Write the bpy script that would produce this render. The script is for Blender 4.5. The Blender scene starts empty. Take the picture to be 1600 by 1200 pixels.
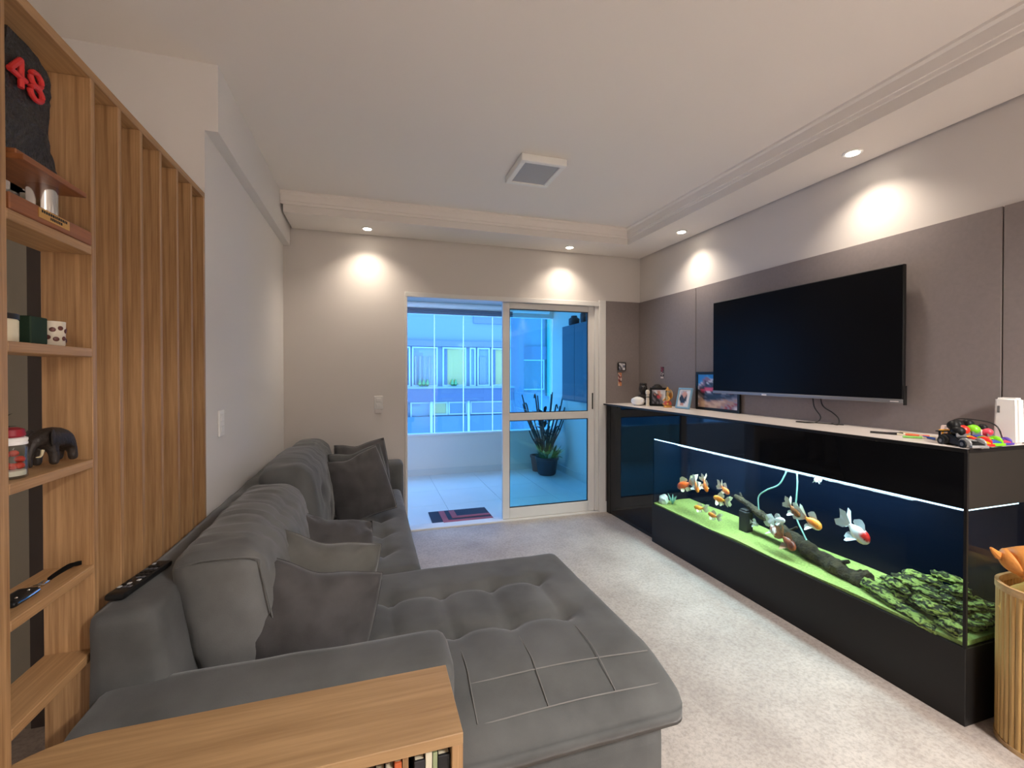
import bpy, bmesh, math, random
from mathutils import Vector, Matrix, noise
random.seed(7)
R = math.radians
scene = bpy.context.scene
COL = scene.collection

# ------------------------------------------------------------------ camera, world, exposure
cam = bpy.data.cameras.new('camera'); cam_o = bpy.data.objects.new('camera', cam); COL.objects.link(cam_o)
cam.sensor_width = 36; cam.lens = 702.6/1600*36; cam.shift_y = -9.2/1600; cam.clip_start = .02
cam_o.location = (0, 0, 1.4); cam_o.rotation_euler = (R(89.5), 0, R(-17.4))
scene.camera = cam_o
vs = scene.view_settings
vs.view_transform = 'Standard'; vs.look = 'None'; vs.gamma = 1; vs.exposure = 0.52; vs.use_curve_mapping = False
world = bpy.data.worlds.new('sky'); scene.world = world; world.use_nodes = True
wb = world.node_tree.nodes['Background']; wb.inputs[0].default_value = (.45, .62, 1.0, 1); wb.inputs[1].default_value = 4.8

def portal():
    l = bpy.data.lights.new('balcony_daylight_portal', 'AREA'); l.shape = 'RECTANGLE'; l.size = 5.2; l.size_y = 1.85
    l.cycles.is_portal = True
    o = bpy.data.objects.new('balcony_daylight_portal', l); COL.objects.link(o)
    o.location = (.05, 6.36, 1.45); o.rotation_euler = (R(-90), 0, 0)
portal()

# ------------------------------------------------------------------ helpers
def lin(c):
    return tuple(((x/255)/12.92 if x/255 <= .04045 else (((x/255)+.055)/1.055)**2.4) for x in c)
MATS = {}
def mat(name, col, rough=.6, metal=0, var=0, vscale=8, bump=0, bscale=200, stretch=None, sheen=0, emit=None, estr=0, coat=0, spec=.5, alpha_col=None):
    m = bpy.data.materials.new(name); m.use_nodes = True; nt = m.node_tree; p = nt.nodes['Principled BSDF']
    p.inputs['Base Color'].default_value = (*col, 1); p.inputs['Roughness'].default_value = rough
    p.inputs['Metallic'].default_value = metal; p.inputs['Specular IOR Level'].default_value = spec
    if sheen: p.inputs['Sheen Weight'].default_value = sheen; p.inputs['Sheen Roughness'].default_value = .4
    if coat: p.inputs['Coat Weight'].default_value = coat
    if emit: p.inputs['Emission Color'].default_value = (*emit, 1); p.inputs['Emission Strength'].default_value = estr
    if var or bump:
        tc = nt.nodes.new('ShaderNodeTexCoord'); mp = nt.nodes.new('ShaderNodeMapping')
        nt.links.new(tc.outputs['Object'], mp.inputs[0])
        if stretch: mp.inputs['Scale'].default_value = stretch
        if var:
            n = nt.nodes.new('ShaderNodeTexNoise'); n.inputs['Scale'].default_value = vscale; n.inputs['Detail'].default_value = 6
            nt.links.new(mp.outputs[0], n.inputs[0])
            r = nt.nodes.new('ShaderNodeValToRGB'); r.color_ramp.elements[0].position = .3; r.color_ramp.elements[1].position = .7
            r.color_ramp.elements[0].color = (*[c*(1-var) for c in col], 1); r.color_ramp.elements[1].color = (*[min(1, c*(1+var)) for c in col], 1)
            nt.links.new(n.outputs[0], r.inputs[0]); nt.links.new(r.outputs[0], p.inputs['Base Color'])
        if bump:
            n = nt.nodes.new('ShaderNodeTexNoise'); n.inputs['Scale'].default_value = bscale; n.inputs['Detail'].default_value = 4
            nt.links.new(mp.outputs[0], n.inputs[0])
            b = nt.nodes.new('ShaderNodeBump'); b.inputs['Strength'].default_value = bump; b.inputs['Distance'].default_value = .01
            nt.links.new(n.outputs[0], b.inputs['Height']); nt.links.new(b.outputs[0], p.inputs['Normal'])
    MATS[name] = m; return m

def wood(name, col, dark, stretch):
    m = bpy.data.materials.new(name); m.use_nodes = True; nt = m.node_tree; p = nt.nodes['Principled BSDF']
    p.inputs['Roughness'].default_value = .5
    tc = nt.nodes.new('ShaderNodeTexCoord'); mp = nt.nodes.new('ShaderNodeMapping'); mp.inputs['Scale'].default_value = stretch
    nt.links.new(tc.outputs['Object'], mp.inputs[0])
    n = nt.nodes.new('ShaderNodeTexNoise'); n.inputs['Scale'].default_value = 1; n.inputs['Detail'].default_value = 8; n.inputs['Roughness'].default_value = .65
    nt.links.new(mp.outputs[0], n.inputs[0])
    r = nt.nodes.new('ShaderNodeValToRGB'); e = r.color_ramp.elements
    e[0].position = .32; e[0].color = (*dark, 1); e[1].position = .66; e[1].color = (*col, 1)
    nt.links.new(n.outputs[0], r.inputs[0]); nt.links.new(r.outputs[0], p.inputs['Base Color'])
    b = nt.nodes.new('ShaderNodeBump'); b.inputs['Strength'].default_value = .08; b.inputs['Distance'].default_value = .005
    nt.links.new(n.outputs[0], b.inputs['Height']); nt.links.new(b.outputs[0], p.inputs['Normal'])
    MATS[name] = m; return m

def glass(name, tint, ior=1.45, rough=0.0, k=1.0):
    m = bpy.data.materials.new(name); m.use_nodes = True; nt = m.node_tree; nt.nodes.clear()
    o = nt.nodes.new('ShaderNodeOutputMaterial'); mx = nt.nodes.new('ShaderNodeMixShader')
    t = nt.nodes.new('ShaderNodeBsdfTransparent'); t.inputs[0].default_value = (*tint, 1)
    g = nt.nodes.new('ShaderNodeBsdfGlossy'); g.inputs['Roughness'].default_value = rough
    # Schlick reflectance from the facing angle (the same from both faces of a pane)
    r0 = ((ior-1)/(ior+1))**2
    lw = nt.nodes.new('ShaderNodeLayerWeight'); lw.inputs[0].default_value = .5
    pw = nt.nodes.new('ShaderNodeMath'); pw.operation = 'POWER'; pw.inputs[1].default_value = 5; nt.links.new(lw.outputs['Facing'], pw.inputs[0])
    ma = nt.nodes.new('ShaderNodeMath'); ma.operation = 'MULTIPLY_ADD'; ma.inputs[1].default_value = 1-r0; ma.inputs[2].default_value = r0; nt.links.new(pw.outputs[0], ma.inputs[0])
    sc = nt.nodes.new('ShaderNodeMath'); sc.operation = 'MULTIPLY'; sc.inputs[1].default_value = k; nt.links.new(ma.outputs[0], sc.inputs[0])
    nt.links.new(sc.outputs[0], mx.inputs[0]); nt.links.new(t.outputs[0], mx.inputs[1]); nt.links.new(g.outputs[0], mx.inputs[2]); nt.links.new(mx.outputs[0], o.inputs[0])
    MATS[name] = m; return m

def attrmat(name, rough=.4, coat=0):
    m = bpy.data.materials.new(name); m.use_nodes = True; nt = m.node_tree; p = nt.nodes['Principled BSDF']
    a = nt.nodes.new('ShaderNodeVertexColor'); a.layer_name = 'Col'
    nt.links.new(a.outputs[0], p.inputs['Base Color']); p.inputs['Roughness'].default_value = rough; p.inputs['Coat Weight'].default_value = coat
    MATS[name] = m; return m

WL = {}   # world location of each object's origin
def O(name, bm, m, parent=None, smooth=False, origin=None):
    """link a bmesh/mesh built in world coordinates as one object, origin at its base centre"""
    if isinstance(bm, bmesh.types.BMesh):
        me = bpy.data.meshes.new(name); bm.normal_update(); bm.to_mesh(me); bm.free()
    else: me = bm
    me.name = name
    vsx = [v.co for v in me.vertices]
    if origin is None:
        lo = [min(v[i] for v in vsx) for i in range(3)]; hi = [max(v[i] for v in vsx) for i in range(3)]
        origin = Vector(((lo[0]+hi[0])/2, (lo[1]+hi[1])/2, lo[2]))
    origin = Vector(origin)
    me.transform(Matrix.Translation(-origin))
    for mm in (m if isinstance(m, (list, tuple)) else [m]): me.materials.append(MATS[mm] if isinstance(mm, str) else mm)
    if smooth:
        me.polygons.foreach_set('use_smooth', [True]*len(me.polygons))
        if smooth != 'all':
            try: me.set_sharp_from_angle(angle=R(40))
            except Exception: pass
    ob = bpy.data.objects.new(name, me); COL.objects.link(ob)
    if parent:
        ob.parent = parent; ob.location = origin - WL[parent.as_pointer()]
    else: ob.location = origin
    WL[ob.as_pointer()] = origin
    return ob
def T(name, loc, label, cat, group=None):
    o = bpy.data.objects.new(name, None); COL.objects.link(o); o.location = loc; o.empty_display_size = .05
    WL[o.as_pointer()] = Vector(loc); o['label'] = label; o['category'] = cat
    if group: o['group'] = group
    return o
def tag(o, label, cat, group=None):
    o['label'] = label; o['category'] = cat
    if group: o['group'] = group
    return o
def S(name, bm, m, label=None, parent=None):
    o = O(name, bm, m, parent)
    if not parent: o['kind'] = 'structure'
    if label: o['label'] = label
    return o

def box(x0, x1, y0, y1, z0, z1, bev=0, seg=1, bm=None):
    b = bmesh.new()
    bmesh.ops.create_cube(b, size=1)
    for v in b.verts: v.co = Vector(((x0+x1)/2+v.co.x*(x1-x0), (y0+y1)/2+v.co.y*(y1-y0), (z0+z1)/2+v.co.z*(z1-z0)))
    if bev: bmesh.ops.bevel(b, geom=b.edges[:], offset=bev, segments=seg, affect='EDGES', profile=.5)
    return merge(bm, b)
def merge(bm, b):
    if bm is None: return b
    me = bpy.data.meshes.new('tmp'); b.to_mesh(me); b.free(); bm.from_mesh(me); bpy.data.meshes.remove(me); return bm
def xf(b, M): bmesh.ops.transform(b, matrix=M, verts=b.verts); return b
def cyl(p, r, h, n=24, r2=None, axis='z', bm=None):
    b = bmesh.new(); bmesh.ops.create_cone(b, cap_ends=True, segments=n, radius1=r, radius2=r if r2 is None else r2, depth=h)
    if axis == 'z': M = Matrix.Translation(Vector(p)+Vector((0, 0, h/2)))
    elif axis == 'x': M = Matrix.Translation(p) @ Matrix.Rotation(R(90), 4, 'Y')
    else: M = Matrix.Translation(p) @ Matrix.Rotation(R(90), 4, 'X')
    return merge(bm, xf(b, M))
def ball(p, rx, ry=None, rz=None, n=16, bm=None, rot=None):
    ry = ry or rx; rz = rz or rx
    b = bmesh.new(); bmesh.ops.create_uvsphere(b, u_segments=n, v_segments=max(6, n*2//3), radius=1)
    M = Matrix.Diagonal((rx, ry, rz, 1))
    if rot: M = rot.to_4x4() @ M
    return merge(bm, xf(b, Matrix.Translation(p) @ M))
def lathe(prof, c=(0, 0, 0), n=28, sx=1, sy=1, bm=None):
    b = bmesh.new(); rings = []
    for r, z in prof:
        rings.append([b.verts.new((c[0]+sx*r*math.cos(2*math.pi*k/n), c[1]+sy*r*math.sin(2*math.pi*k/n), c[2]+z)) for k in range(n)])
    for a, d in zip(rings, rings[1:]):
        for k in range(n): b.faces.new((a[k], a[(k+1) % n], d[(k+1) % n], d[k]))
    b.faces.new(rings[0][::-1]); b.faces.new(rings[-1])
    return merge(bm, b)
def spline(pts, n=8):
    P = [Vector(p) for p in pts]; out = []
    for i in range(len(P)-1):
        a = P[max(0, i-1)]; b = P[i]; c = P[i+1]; d = P[min(len(P)-1, i+2)]
        for k in range(n):
            t = k/n; out.append(.5*((2*b)+(c-a)*t+(2*a-5*b+4*c-d)*t*t+(3*b-a-3*c+d)*t**3))
    out.append(P[-1]); return out
def tube(pts, r, n=8, sm=8, bm=None, jit=0, seed=0):
    P = spline(pts, sm) if sm else [Vector(p) for p in pts]
    b = bmesh.new(); rings = []; up = Vector((0.13, .21, .97))
    for i, p in enumerate(P):
        t = (P[min(i+1, len(P)-1)]-P[max(i-1, 0)]).normalized()
        u = t.cross(up)
        u = u.normalized() if u.length > 1e-4 else t.orthogonal().normalized()
        w = t.cross(u); s = i/(len(P)-1)
        rr = r(s) if callable(r) else r
        ring = []
        for k in range(n):
            a = 2*math.pi*k/n; d = u*math.cos(a)+w*math.sin(a); q = rr
            if jit: q = rr*(1+jit*noise.noise((p+d*rr)*18+Vector((seed, 0, 0)))+jit*.5*noise.noise((p+d*rr)*50))
            ring.append(b.verts.new(p+d*q))
        rings.append(ring)
    for a, d in zip(rings, rings[1:]):
        for k in range(n): b.faces.new((a[k], a[(k+1) % n], d[(k+1) % n], d[k]))
    b.faces.new(rings[0][::-1]); b.faces.new(rings[-1])
    return merge(bm, b)
def prism(pts, axis, a0, a1, bm=None):
    """extrude a 2-D outline; axis 'x': pts are (y,z); 'y': (x,z); 'z': (x,y)"""
    b = bmesh.new()
    f = {'x': lambda p, a: (a, p[0], p[1]), 'y': lambda p, a: (p[0], a, p[1]), 'z': lambda p, a: (p[0], p[1], a)}[axis]
    A = [b.verts.new(f(p, a0)) for p in pts]; B = [b.verts.new(f(p, a1)) for p in pts]
    n = len(pts)
    b.faces.new(A); b.faces.new(B[::-1])
    for k in range(n): b.faces.new((A[k], B[k], B[(k+1) % n], A[(k+1) % n]))
    bmesh.ops.recalc_face_normals(b, faces=b.faces)
    return merge(bm, b)
def rbox(lo, hi, r, step=.03, bulge=(0, 0, 0), disp=None, nz=0, ns=9, seed=0):
    """soft upholstered block: rounded box with optional bulge, surface noise and a displacement callback"""
    lo = Vector(lo); hi = Vector(hi); h = (hi-lo)/2; c = (hi+lo)/2
    N = [max(3, int(round(2*h[i]/step))) for i in range(3)]
    b = bmesh.new(); V = {}
    def vert(i, j, k):
        key = (i, j, k)
        if key in V: return V[key]
        p = Vector((2*i/N[0]-1, 2*j/N[1]-1, 2*k/N[2]-1))
        q = Vector([p[a]*h[a] for a in range(3)])
        inn = Vector([max(-(h[a]-min(r, h[a])), min(h[a]-min(r, h[a]), q[a])) for a in range(3)])
        d = q-inn
        nn = d.normalized() if d.length > 1e-9 else Vector((0, 0, 1))
        q = inn+nn*min(r, min(h)) if d.length > 1e-9 else q
        e = [max(0, 1-p[a]**2) for a in range(3)]
        q += Vector((math.copysign(1, p[0])*bulge[0]*e[1]*e[2]*abs(p[0]), math.copysign(1, p[1])*bulge[1]*e[0]*e[2]*abs(p[1]), math.copysign(1, p[2])*bulge[2]*e[0]*e[1]*abs(p[2])))
        w = c+q
        if nz: w += nn*nz*(noise.noise(w*ns+Vector((seed*3.1, 0, 0)))+.5*noise.noise(w*ns*2.3+Vector((0, seed, 0))))
        if disp: w = disp(w, p)
        V[key] = b.verts.new(w); return V[key]
    for ax in range(3):
        u, v = (ax+1) % 3, (ax+2) % 3
        for s in (0, N[ax]):
            for i in range(N[u]):
                for j in range(N[v]):
                    def g(a, d):
                        t = [0, 0, 0]; t[ax] = s; t[u] = a; t[v] = d; return vert(*t)
                    f = [g(i, j), g(i+1, j), g(i+1, j+1), g(i, j+1)]
                    b.faces.new(f if s else f[::-1])
    return b
def text_mesh(s, size, ext=.001):
    cu = bpy.data.curves.new('t', 'FONT'); cu.body = s; cu.size = size; cu.extrude = ext; cu.align_x = 'CENTER'; cu.align_y = 'CENTER'; cu.offset = size*.012
    o = bpy.data.objects.new('t', cu); COL.objects.link(o)
    dg = bpy.context.evaluated_depsgraph_get(); me = bpy.data.meshes.new_from_object(o.evaluated_get(dg))
    bpy.data.objects.remove(o); bpy.data.curves.remove(cu)
    b = bmesh.new(); b.from_mesh(me); bpy.data.meshes.remove(me); return b
def printed(rows, M, w, h, pal):
    """flat print: a grid of coloured cells (local x right, y up) placed by matrix M"""
    ny = len(rows); nx = len(rows[0]); me = bpy.data.meshes.new('print'); vv = []; ff = []; cc = []
    for j in range(ny+1):
        for i in range(nx+1): vv.append(M @ Vector((w*(i/nx-.5), h*(.5-j/ny), 0)))
    for j in range(ny):
        for i in range(nx):
            a = j*(nx+1)+i; ff.append((a, a+nx+1, a+nx+2, a+1))
    me.from_pydata(vv, [], ff)
    ca = me.color_attributes.new('Col', 'FLOAT_COLOR', 'POINT')
    for j in range(ny+1):
        for i in range(nx+1):
            ca.data[j*(nx+1)+i].color = (*lin(pal[rows[min(j, ny-1)][min(i, nx-1)]]), 1)
    return me

# ------------------------------------------------------------------ materials
mat('wall_paint', lin((213, 206, 200)), .85, bump=.05, bscale=300)
mat('wall_white', lin((226, 222, 218)), .85, bump=.04, bscale=300)
mat('ceiling_paint', lin((240, 233, 226)), .9)
mat('soffit_paint', lin((232, 225, 218)), .9)
mat('panel_grey', lin((132, 122, 120)), .8, var=.04, vscale=60, bump=.05, bscale=500)
mat('dark_gap', (.015, .013, .012), .8)
mat('white_alu', lin((222, 219, 215)), .45)
mat('white_paint', lin((242, 240, 236)), .5)
mat('black_rubber', (.01, .01, .011), .5)
mat('black_gloss', (.006, .006, .007), .04, spec=.2)
mat('black_satin', (.011, .010, .0095), .4, spec=.28)
mat('black_plastic', (.012, .012, .012), .4, spec=.22)
mat('chrome', (.75, .74, .72), .12, 1)
mat('steel_grey', lin((120, 120, 124)), .35, .6)
mat('silver_trim', lin((128, 126, 126)), .4, .3)
mat('brass', lin((214, 166, 92)), .4, .6)
wood('oak_z', lin((186, 147, 103)), lin((136, 98, 60)), (95, 95, 2.6))
wood('oak_y', lin((186, 147, 103)), lin((152, 114, 74)), (95, 2.6, 95))
wood('oak_x', lin((180, 145, 102)), lin((150, 116, 78)), (2.2, 50, 60))
wood('trophy_wood', lin((158, 98, 56)), lin((120, 70, 38)), (40, 3, 40))
wood('bamboo', lin((210, 172, 108)), lin((168, 126, 68)), (50, 50, 3))
wood('basket_rim', lin((205, 170, 120)), lin((160, 118, 70)), (20, 20, 40))
mat('sofa', lin((84, 85, 84)), .85, var=.36, vscale=4, bump=.12, bscale=420, sheen=.22)
mat('sofa_light', lin((98, 98, 96)), .85, var=.3, vscale=5, bump=.12, bscale=420, sheen=.25)
mat('pillow_dark', lin((72, 70, 70)), .85, var=.36, vscale=6, bump=.12, bscale=420, sheen=.22)
mat('pillow_olive', lin((94, 93, 88)), .85, var=.28, vscale=6, bump=.12, bscale=420, sheen=.25)
mat('thread', lin((120, 118, 115)), .8)
mat('led', (.8, .9, 1), .5, emit=(.42, .72, 1.0), estr=2.6)  # glow standing in for light caught along the water edge
mat('lamp_lens', (1, 1, 1), .5, emit=(1, .9, .75), estr=26)
mat('panel_lens', (1, 1, 1), .5, emit=(1, .95, .88), estr=5)
mat('diffuser_grey', lin((170, 170, 172)), .5)
mat('tank_back', (.0006, .0030, .011), .6, spec=.06)
mat('sand', lin((158, 178, 92)), .95, var=.25, vscale=90, bump=.5, bscale=350)
mat('driftwood', lin((62, 54, 34)), .9, var=.7, vscale=26, bump=1.0, bscale=70)
def moss():
    m = bpy.data.materials.new('moss_stone'); m.use_nodes = True; nt = m.node_tree; p = nt.nodes['Principled BSDF']; L = nt.links.new
    tc = nt.nodes.new('ShaderNodeTexCoord')
    w = nt.nodes.new('ShaderNodeTexWave'); w.bands_direction = 'Z'; w.inputs['Scale'].default_value = 15; w.inputs['Distortion'].default_value = 7; w.inputs['Detail'].default_value = 4; w.inputs['Detail Scale'].default_value = 2.2
    n = nt.nodes.new('ShaderNodeTexNoise'); n.inputs['Scale'].default_value = 48; n.inputs['Detail'].default_value = 8; n.inputs['Roughness'].default_value = .7
    L(tc.outputs['Object'], w.inputs[0]); L(tc.outputs['Object'], n.inputs[0])
    mx = nt.nodes.new('ShaderNodeMath'); mx.operation = 'MULTIPLY'; L(w.outputs['Fac'], mx.inputs[0]); L(n.outputs[0], mx.inputs[1])
    r = nt.nodes.new('ShaderNodeValToRGB'); e = r.color_ramp.elements
    e[0].position = .08; e[0].color = (*lin((34, 40, 18)), 1); e[1].position = .46; e[1].color = (*lin((150, 172, 84)), 1)  # dark end paints shade into the crevices between the mossy layers
    L(mx.outputs[0], r.inputs[0]); L(r.outputs[0], p.inputs['Base Color']); p.inputs['Roughness'].default_value = .95
    b = nt.nodes.new('ShaderNodeBump'); b.inputs['Strength'].default_value = 1; b.inputs['Distance'].default_value = .012
    L(mx.outputs[0], b.inputs['Height']); L(b.outputs[0], p.inputs['Normal']); MATS['moss_stone'] = m
moss()
mat('dark_block', (.012, .012, .012), .5)
mat('airline', lin((150, 205, 190)), .3)
mat('white_rock', lin((215, 225, 215)), .8, bump=.4, bscale=60)
def seal():
    m = bpy.data.materials.new('clear_seal'); m.use_nodes = True; nt = m.node_tree; nt.nodes.clear()
    o = nt.nodes.new('ShaderNodeOutputMaterial'); tr = nt.nodes.new('ShaderNodeBsdfTranslucent'); tr.inputs[0].default_value = (.9, .95, .95, 1)
    nt.links.new(tr.outputs[0], o.inputs[0]); MATS['clear_seal'] = m
seal()
glass('clear_glass', (.96, .985, .98))
glass('door_glass', (.60, .90, .93))
glass('window_glass', (.53, .81, 1.0))
glass('tank_glass', (.97, .99, .985), k=.45)
glass('jar_glass', (.93, .95, .94))
glass('water', (.93, .985, 1.0), 1.05, k=.1)
mat('hall_door', lin((148, 143, 130)), .6)
mat('casing_dark', lin((66, 58, 54)), .6)
mat('top_white', lin((236, 226, 219)), .3)
mat('balcony_tile', lin((222, 220, 215)), .25, var=.02, vscale=3)
mat('grout', lin((206, 204, 199)), .6)
mat('balcony_wall', lin((220, 214, 206)), .8)
mat('cabinet_blue_grey', lin((86, 104, 122)), .45)
mat('mat_dark', lin((52, 60, 78)), .95, bump=.6, bscale=260)
mat('mat_red', lin((168, 92, 104)), .95, bump=.6, bscale=260)
mat('pot_plastic', lin((52, 50, 62)), .5)
mat('pot_clay', lin((120, 78, 72)), .7)
mat('soil', (.02, .014, .01), .95)
mat('leaf_dark', lin((36, 52, 62)), .5)
mat('leaf_green', lin((86, 138, 78)), .5, var=.3, vscale=20)
mat('leaf_pale', lin((190, 214, 178)), .5)
mat('leather', lin((205, 132, 58)), .6, var=.15, vscale=10, bump=.15, bscale=160)
mat('yellow_cloth', lin((232, 186, 92)), .8)
mat('facade_white', lin((124, 130, 136)), .8)
mat('facade_grey', lin((112, 112, 124)), .8)
mat('facade_band', lin((80, 84, 100)), .8)
mat('facade_glass', lin((70, 96, 108)), .1)
mat('far_frame', lin((170, 174, 178)), .6)
mat('curtain', lin((128, 130, 128)), .9)
mat('yellow_wall', lin((186, 160, 84)), .9)
mat('teal_panel', lin((60, 140, 132)), .5)
attrmat('print'); attrmat('fish_skin', .35)

def floor_mat():
    m = bpy.data.materials.new('floor_stone'); m.use_nodes = True; nt = m.node_tree; p = nt.nodes['Principled BSDF']; L = nt.links.new
    tc = nt.nodes.new('ShaderNodeTexCoord')
    def nz(s, d=8, ro=.6):
        n = nt.nodes.new('ShaderNodeTexNoise'); n.inputs['Scale'].default_value = s; n.inputs['Detail'].default_value = d; n.inputs['Roughness'].default_value = ro
        L(tc.outputs['Object'], n.inputs[0]); return n
    a = nz(2.2); r = nt.nodes.new('ShaderNodeValToRGB'); e = r.color_ramp.elements
    e[0].position = .35; e[0].color = (*lin((168, 155, 145)), 1); e[1].position = .65; e[1].color = (*lin((196, 185, 175)), 1)
    L(a.outputs[0], r.inputs[0])
    b = nz(60, 7, .78); r2 = nt.nodes.new('ShaderNodeValToRGB'); e = r2.color_ramp.elements
    e[0].position = .38; e[0].color = (.66, .64, .63, 1); e[1].position = .56; e[1].color = (1, 1, 1, 1)
    L(b.outputs[0], r2.inputs[0])
    mx = nt.nodes.new('ShaderNodeMixRGB'); mx.blend_type = 'MULTIPLY'; mx.inputs[0].default_value = .8
    L(r.outputs[0], mx.inputs[1]); L(r2.outputs[0], mx.inputs[2]); L(mx.outputs[0], p.inputs['Base Color'])
    p.inputs['Roughness'].default_value = .55; MATS['floor_stone'] = m
floor_mat()

# ------------------------------------------------------------------ the room
XL, XR, YB, ZC, ZS = -.685, 2.675, 4.08, 2.745, 2.597
YR, XH = -2.7, -2.3            # wall behind the camera, far wall of the hall on the left
S('floor', box(XH-.1, XR+.1, YR-.1, YB+.06, -.12, 0), 'floor_stone')
S('ceiling', box(XH-.1, XR+.1, YR-.1, YB+.15, ZC, ZC+.12), 'ceiling_paint')
wl = S('wall_left', box(XL-.15, XL, 2.262, YB+.15, 0, ZC), 'wall_white')
S('trim_1', box(XL-.001, -.633, 2.262, YB, 2.455, ZC), 'wall_white', 'boxed beam along the top of the left wall')
# return wall beside the divider, with a door in it
b = box(XL-.15, -1.16, 2.262, 2.41, 0, ZC); b = box(-1.16, -1.42+.08, 2.262, 2.41, 2.12, ZC, bm=b); b = box(XH, -2.1, 2.262, 2.41, 0, ZC, bm=b)
b = box(-2.1, -1.3, 2.262, 2.41, 2.12, ZC, bm=b)
S('wall_hall', b, 'wall_white')
d1 = S('door_1', box(-2.05, -1.318, 2.30, 2.335, 0.01, 2.10, .002), 'hall_door', 'pale door in the hall behind the shelves')
S('door_gap', box(-1.318, -1.306, 2.325, 2.36, 0, 2.11), 'dark_gap', parent=d1)
S('door_jamb', box(-1.306, -1.285, 2.255, 2.36, 0, 2.11), 'hall_door', parent=d1)
S('door_casing', box(-1.285, -1.16, 2.250, 2.36, 0, 2.12), 'casing_dark', parent=d1)  # plain dark brown strip beside the jamb
S('wall_hall_back', box(XH, XL-.15, 2.41, 2.5, 0, ZC), 'wall_white')  # unseen back plate added behind the door to stop sky leaking in
S('wall_hall_side', box(XH-.1, XH, YR, 2.41, 0, ZC), 'wall_white')
S('wall_rear', box(XH, XR, YR-.1, YR, 0, ZC), 'wall_paint')
S('wall_right', box(XR, XR+.12, YR, YB+.15, 0, ZC), 'wall_paint')
# back wall with the balcony opening
DX0, DX1, DZ = .285, 2.235, 2.115
b = box(XL, DX0, YB, YB+.15, 0, ZC); b = box(DX1, XR, YB, YB+.15, 0, ZC, bm=b); b = box(DX0, DX1, YB, YB+.15, DZ, ZC, bm=b)
wb_ = S('wall_back', b, 'wall_paint')
S('baseboard_back', box(DX1+.035, 2.30, YB-.014, YB, 0, .11, .003), 'white_alu')
# dropped soffit with shadow gaps and stepped moulding
g = .014
b = box(XL+.07, XR-g, 3.67, YB-g, ZS, ZC)
b = box(2.275, XR-g, YR, 3.67, ZS, ZC, bm=b)
S('trim_2', b, 'soffit_paint', 'dropped plaster soffit along the back and right walls')
b = bmesh.new()
prof = [(0, .055), (.012, .055), (.012, .075), (.022, .075), (.022, .125), (.034, .135), (.034, .148), (0, .148)]
b = prism([(3.67-a, ZS+c) for a, c in prof], 'x', XL+.053, 2.275-.0, bm=b)
b = prism([(2.275-a, ZS+c) for a, c in prof], 'y', YR, 3.67, bm=b)
S('trim_3', b, 'ceiling_paint', 'stepped moulding on the soffit face')
# grey cladding panels on the right wall and beside the balcony door
wr = bpy.data.objects['wall_right']
for y0, y1 in ((3.219, YB-.002), (1.253, 3.213), (-.70, 1.247), (YR, -.706)):
    o = O('wall_panel', box(XR-.013, XR, y0, y1, 0, 2.142, .0015), 'panel_grey', wr)
O('wall_panel', box(2.272, XR-.014, YB-.012, YB, 0, 2.142, .0015), 'panel_grey', wb_)

# ------------------------------------------------------------------ ceiling lamps
def downlight(x, y, label, power=21):
    t = T('downlight', (x, y, ZS-.006), label, 'light', 'recessed ceiling spots')
    b = lathe([(.030, 0), (.046, 0), (.048, .003), (.046, .006), (.030, .006)], (x, y, ZS-.006), 24)
    O('trim_ring', b, 'white_paint', t)
    O('lens', lathe([(.0305, .0), (.0305, .004), (.001, .005)], (x, y, ZS-.0075), 20), 'lamp_lens', t)
    l = bpy.data.lights.new('downlight_beam', 'SPOT'); l.energy = power; l.color = (1, .87, .72); l.spot_size = R(124); l.spot_blend = 1.0; l.shadow_soft_size = .03
    o = bpy.data.objects.new('downlight_beam', l); COL.objects.link(o); o.parent = t; o.location = (0, 0, -.012)
downlight(-.026, 3.89, 'glowing recessed spot above the switch on the back wall')
downlight(1.787, 3.89, 'glowing recessed spot above the sliding door')
downlight(2.49, 3.187, 'glowing recessed spot on the right soffit nearest the corner')
downlight(2.485, 1.777, 'glowing recessed spot above the television')
downlight(2.485, .37, 'recessed spot on the right soffit beside the camera', 34)
downlight(2.485, -1.03, 'recessed spot on the right soffit behind the camera', 34)
def ceiling_panel(cx, cy, w, h, label, lit):
    z = ZC-.045
    t = T('ceiling_panel_light', (cx, cy, z), label, 'light')
    b = box(cx-w, cx+w, cy-h, cy-h+.035, z, ZC, .004); b = box(cx-w, cx+w, cy+h-.035, cy+h, z, ZC, .004, bm=b)
    b = box(cx-w, cx-w+.035, cy-h+.035, cy+h-.035, z, ZC, .004, bm=b); b = box(cx+w-.035, cx+w, cy-h+.035, cy+h-.035, z, ZC, .004, bm=b)
    O('frame', b, 'white_paint', t)
    O('diffuser', box(cx-w+.035, cx+w-.035, cy-h+.035, cy+h-.035, z+.008, z+.012), 'panel_lens' if lit else 'diffuser_grey', t)
    if lit:
        l = bpy.data.lights.new('panel_glow', 'AREA'); l.shape = 'RECTANGLE'; l.size = 2*w-.08; l.size_y = 2*h-.08; l.energy = lit; l.spread = R(150); l.color = (1, .965, .94)
        o = bpy.data.objects.new('panel_glow', l); COL.objects.link(o); o.parent = t; o.location = (0, 0, -.004)
ceiling_panel(1.025, 2.77, .15, .178, 'square white ceiling light with a grey unlit diffuser', 0)
ceiling_panel(1.8, -1.2, .30, .30, 'lit square ceiling light in the dining end behind the camera', 125)  # added fill lamp, out of view, to brighten the room


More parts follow.
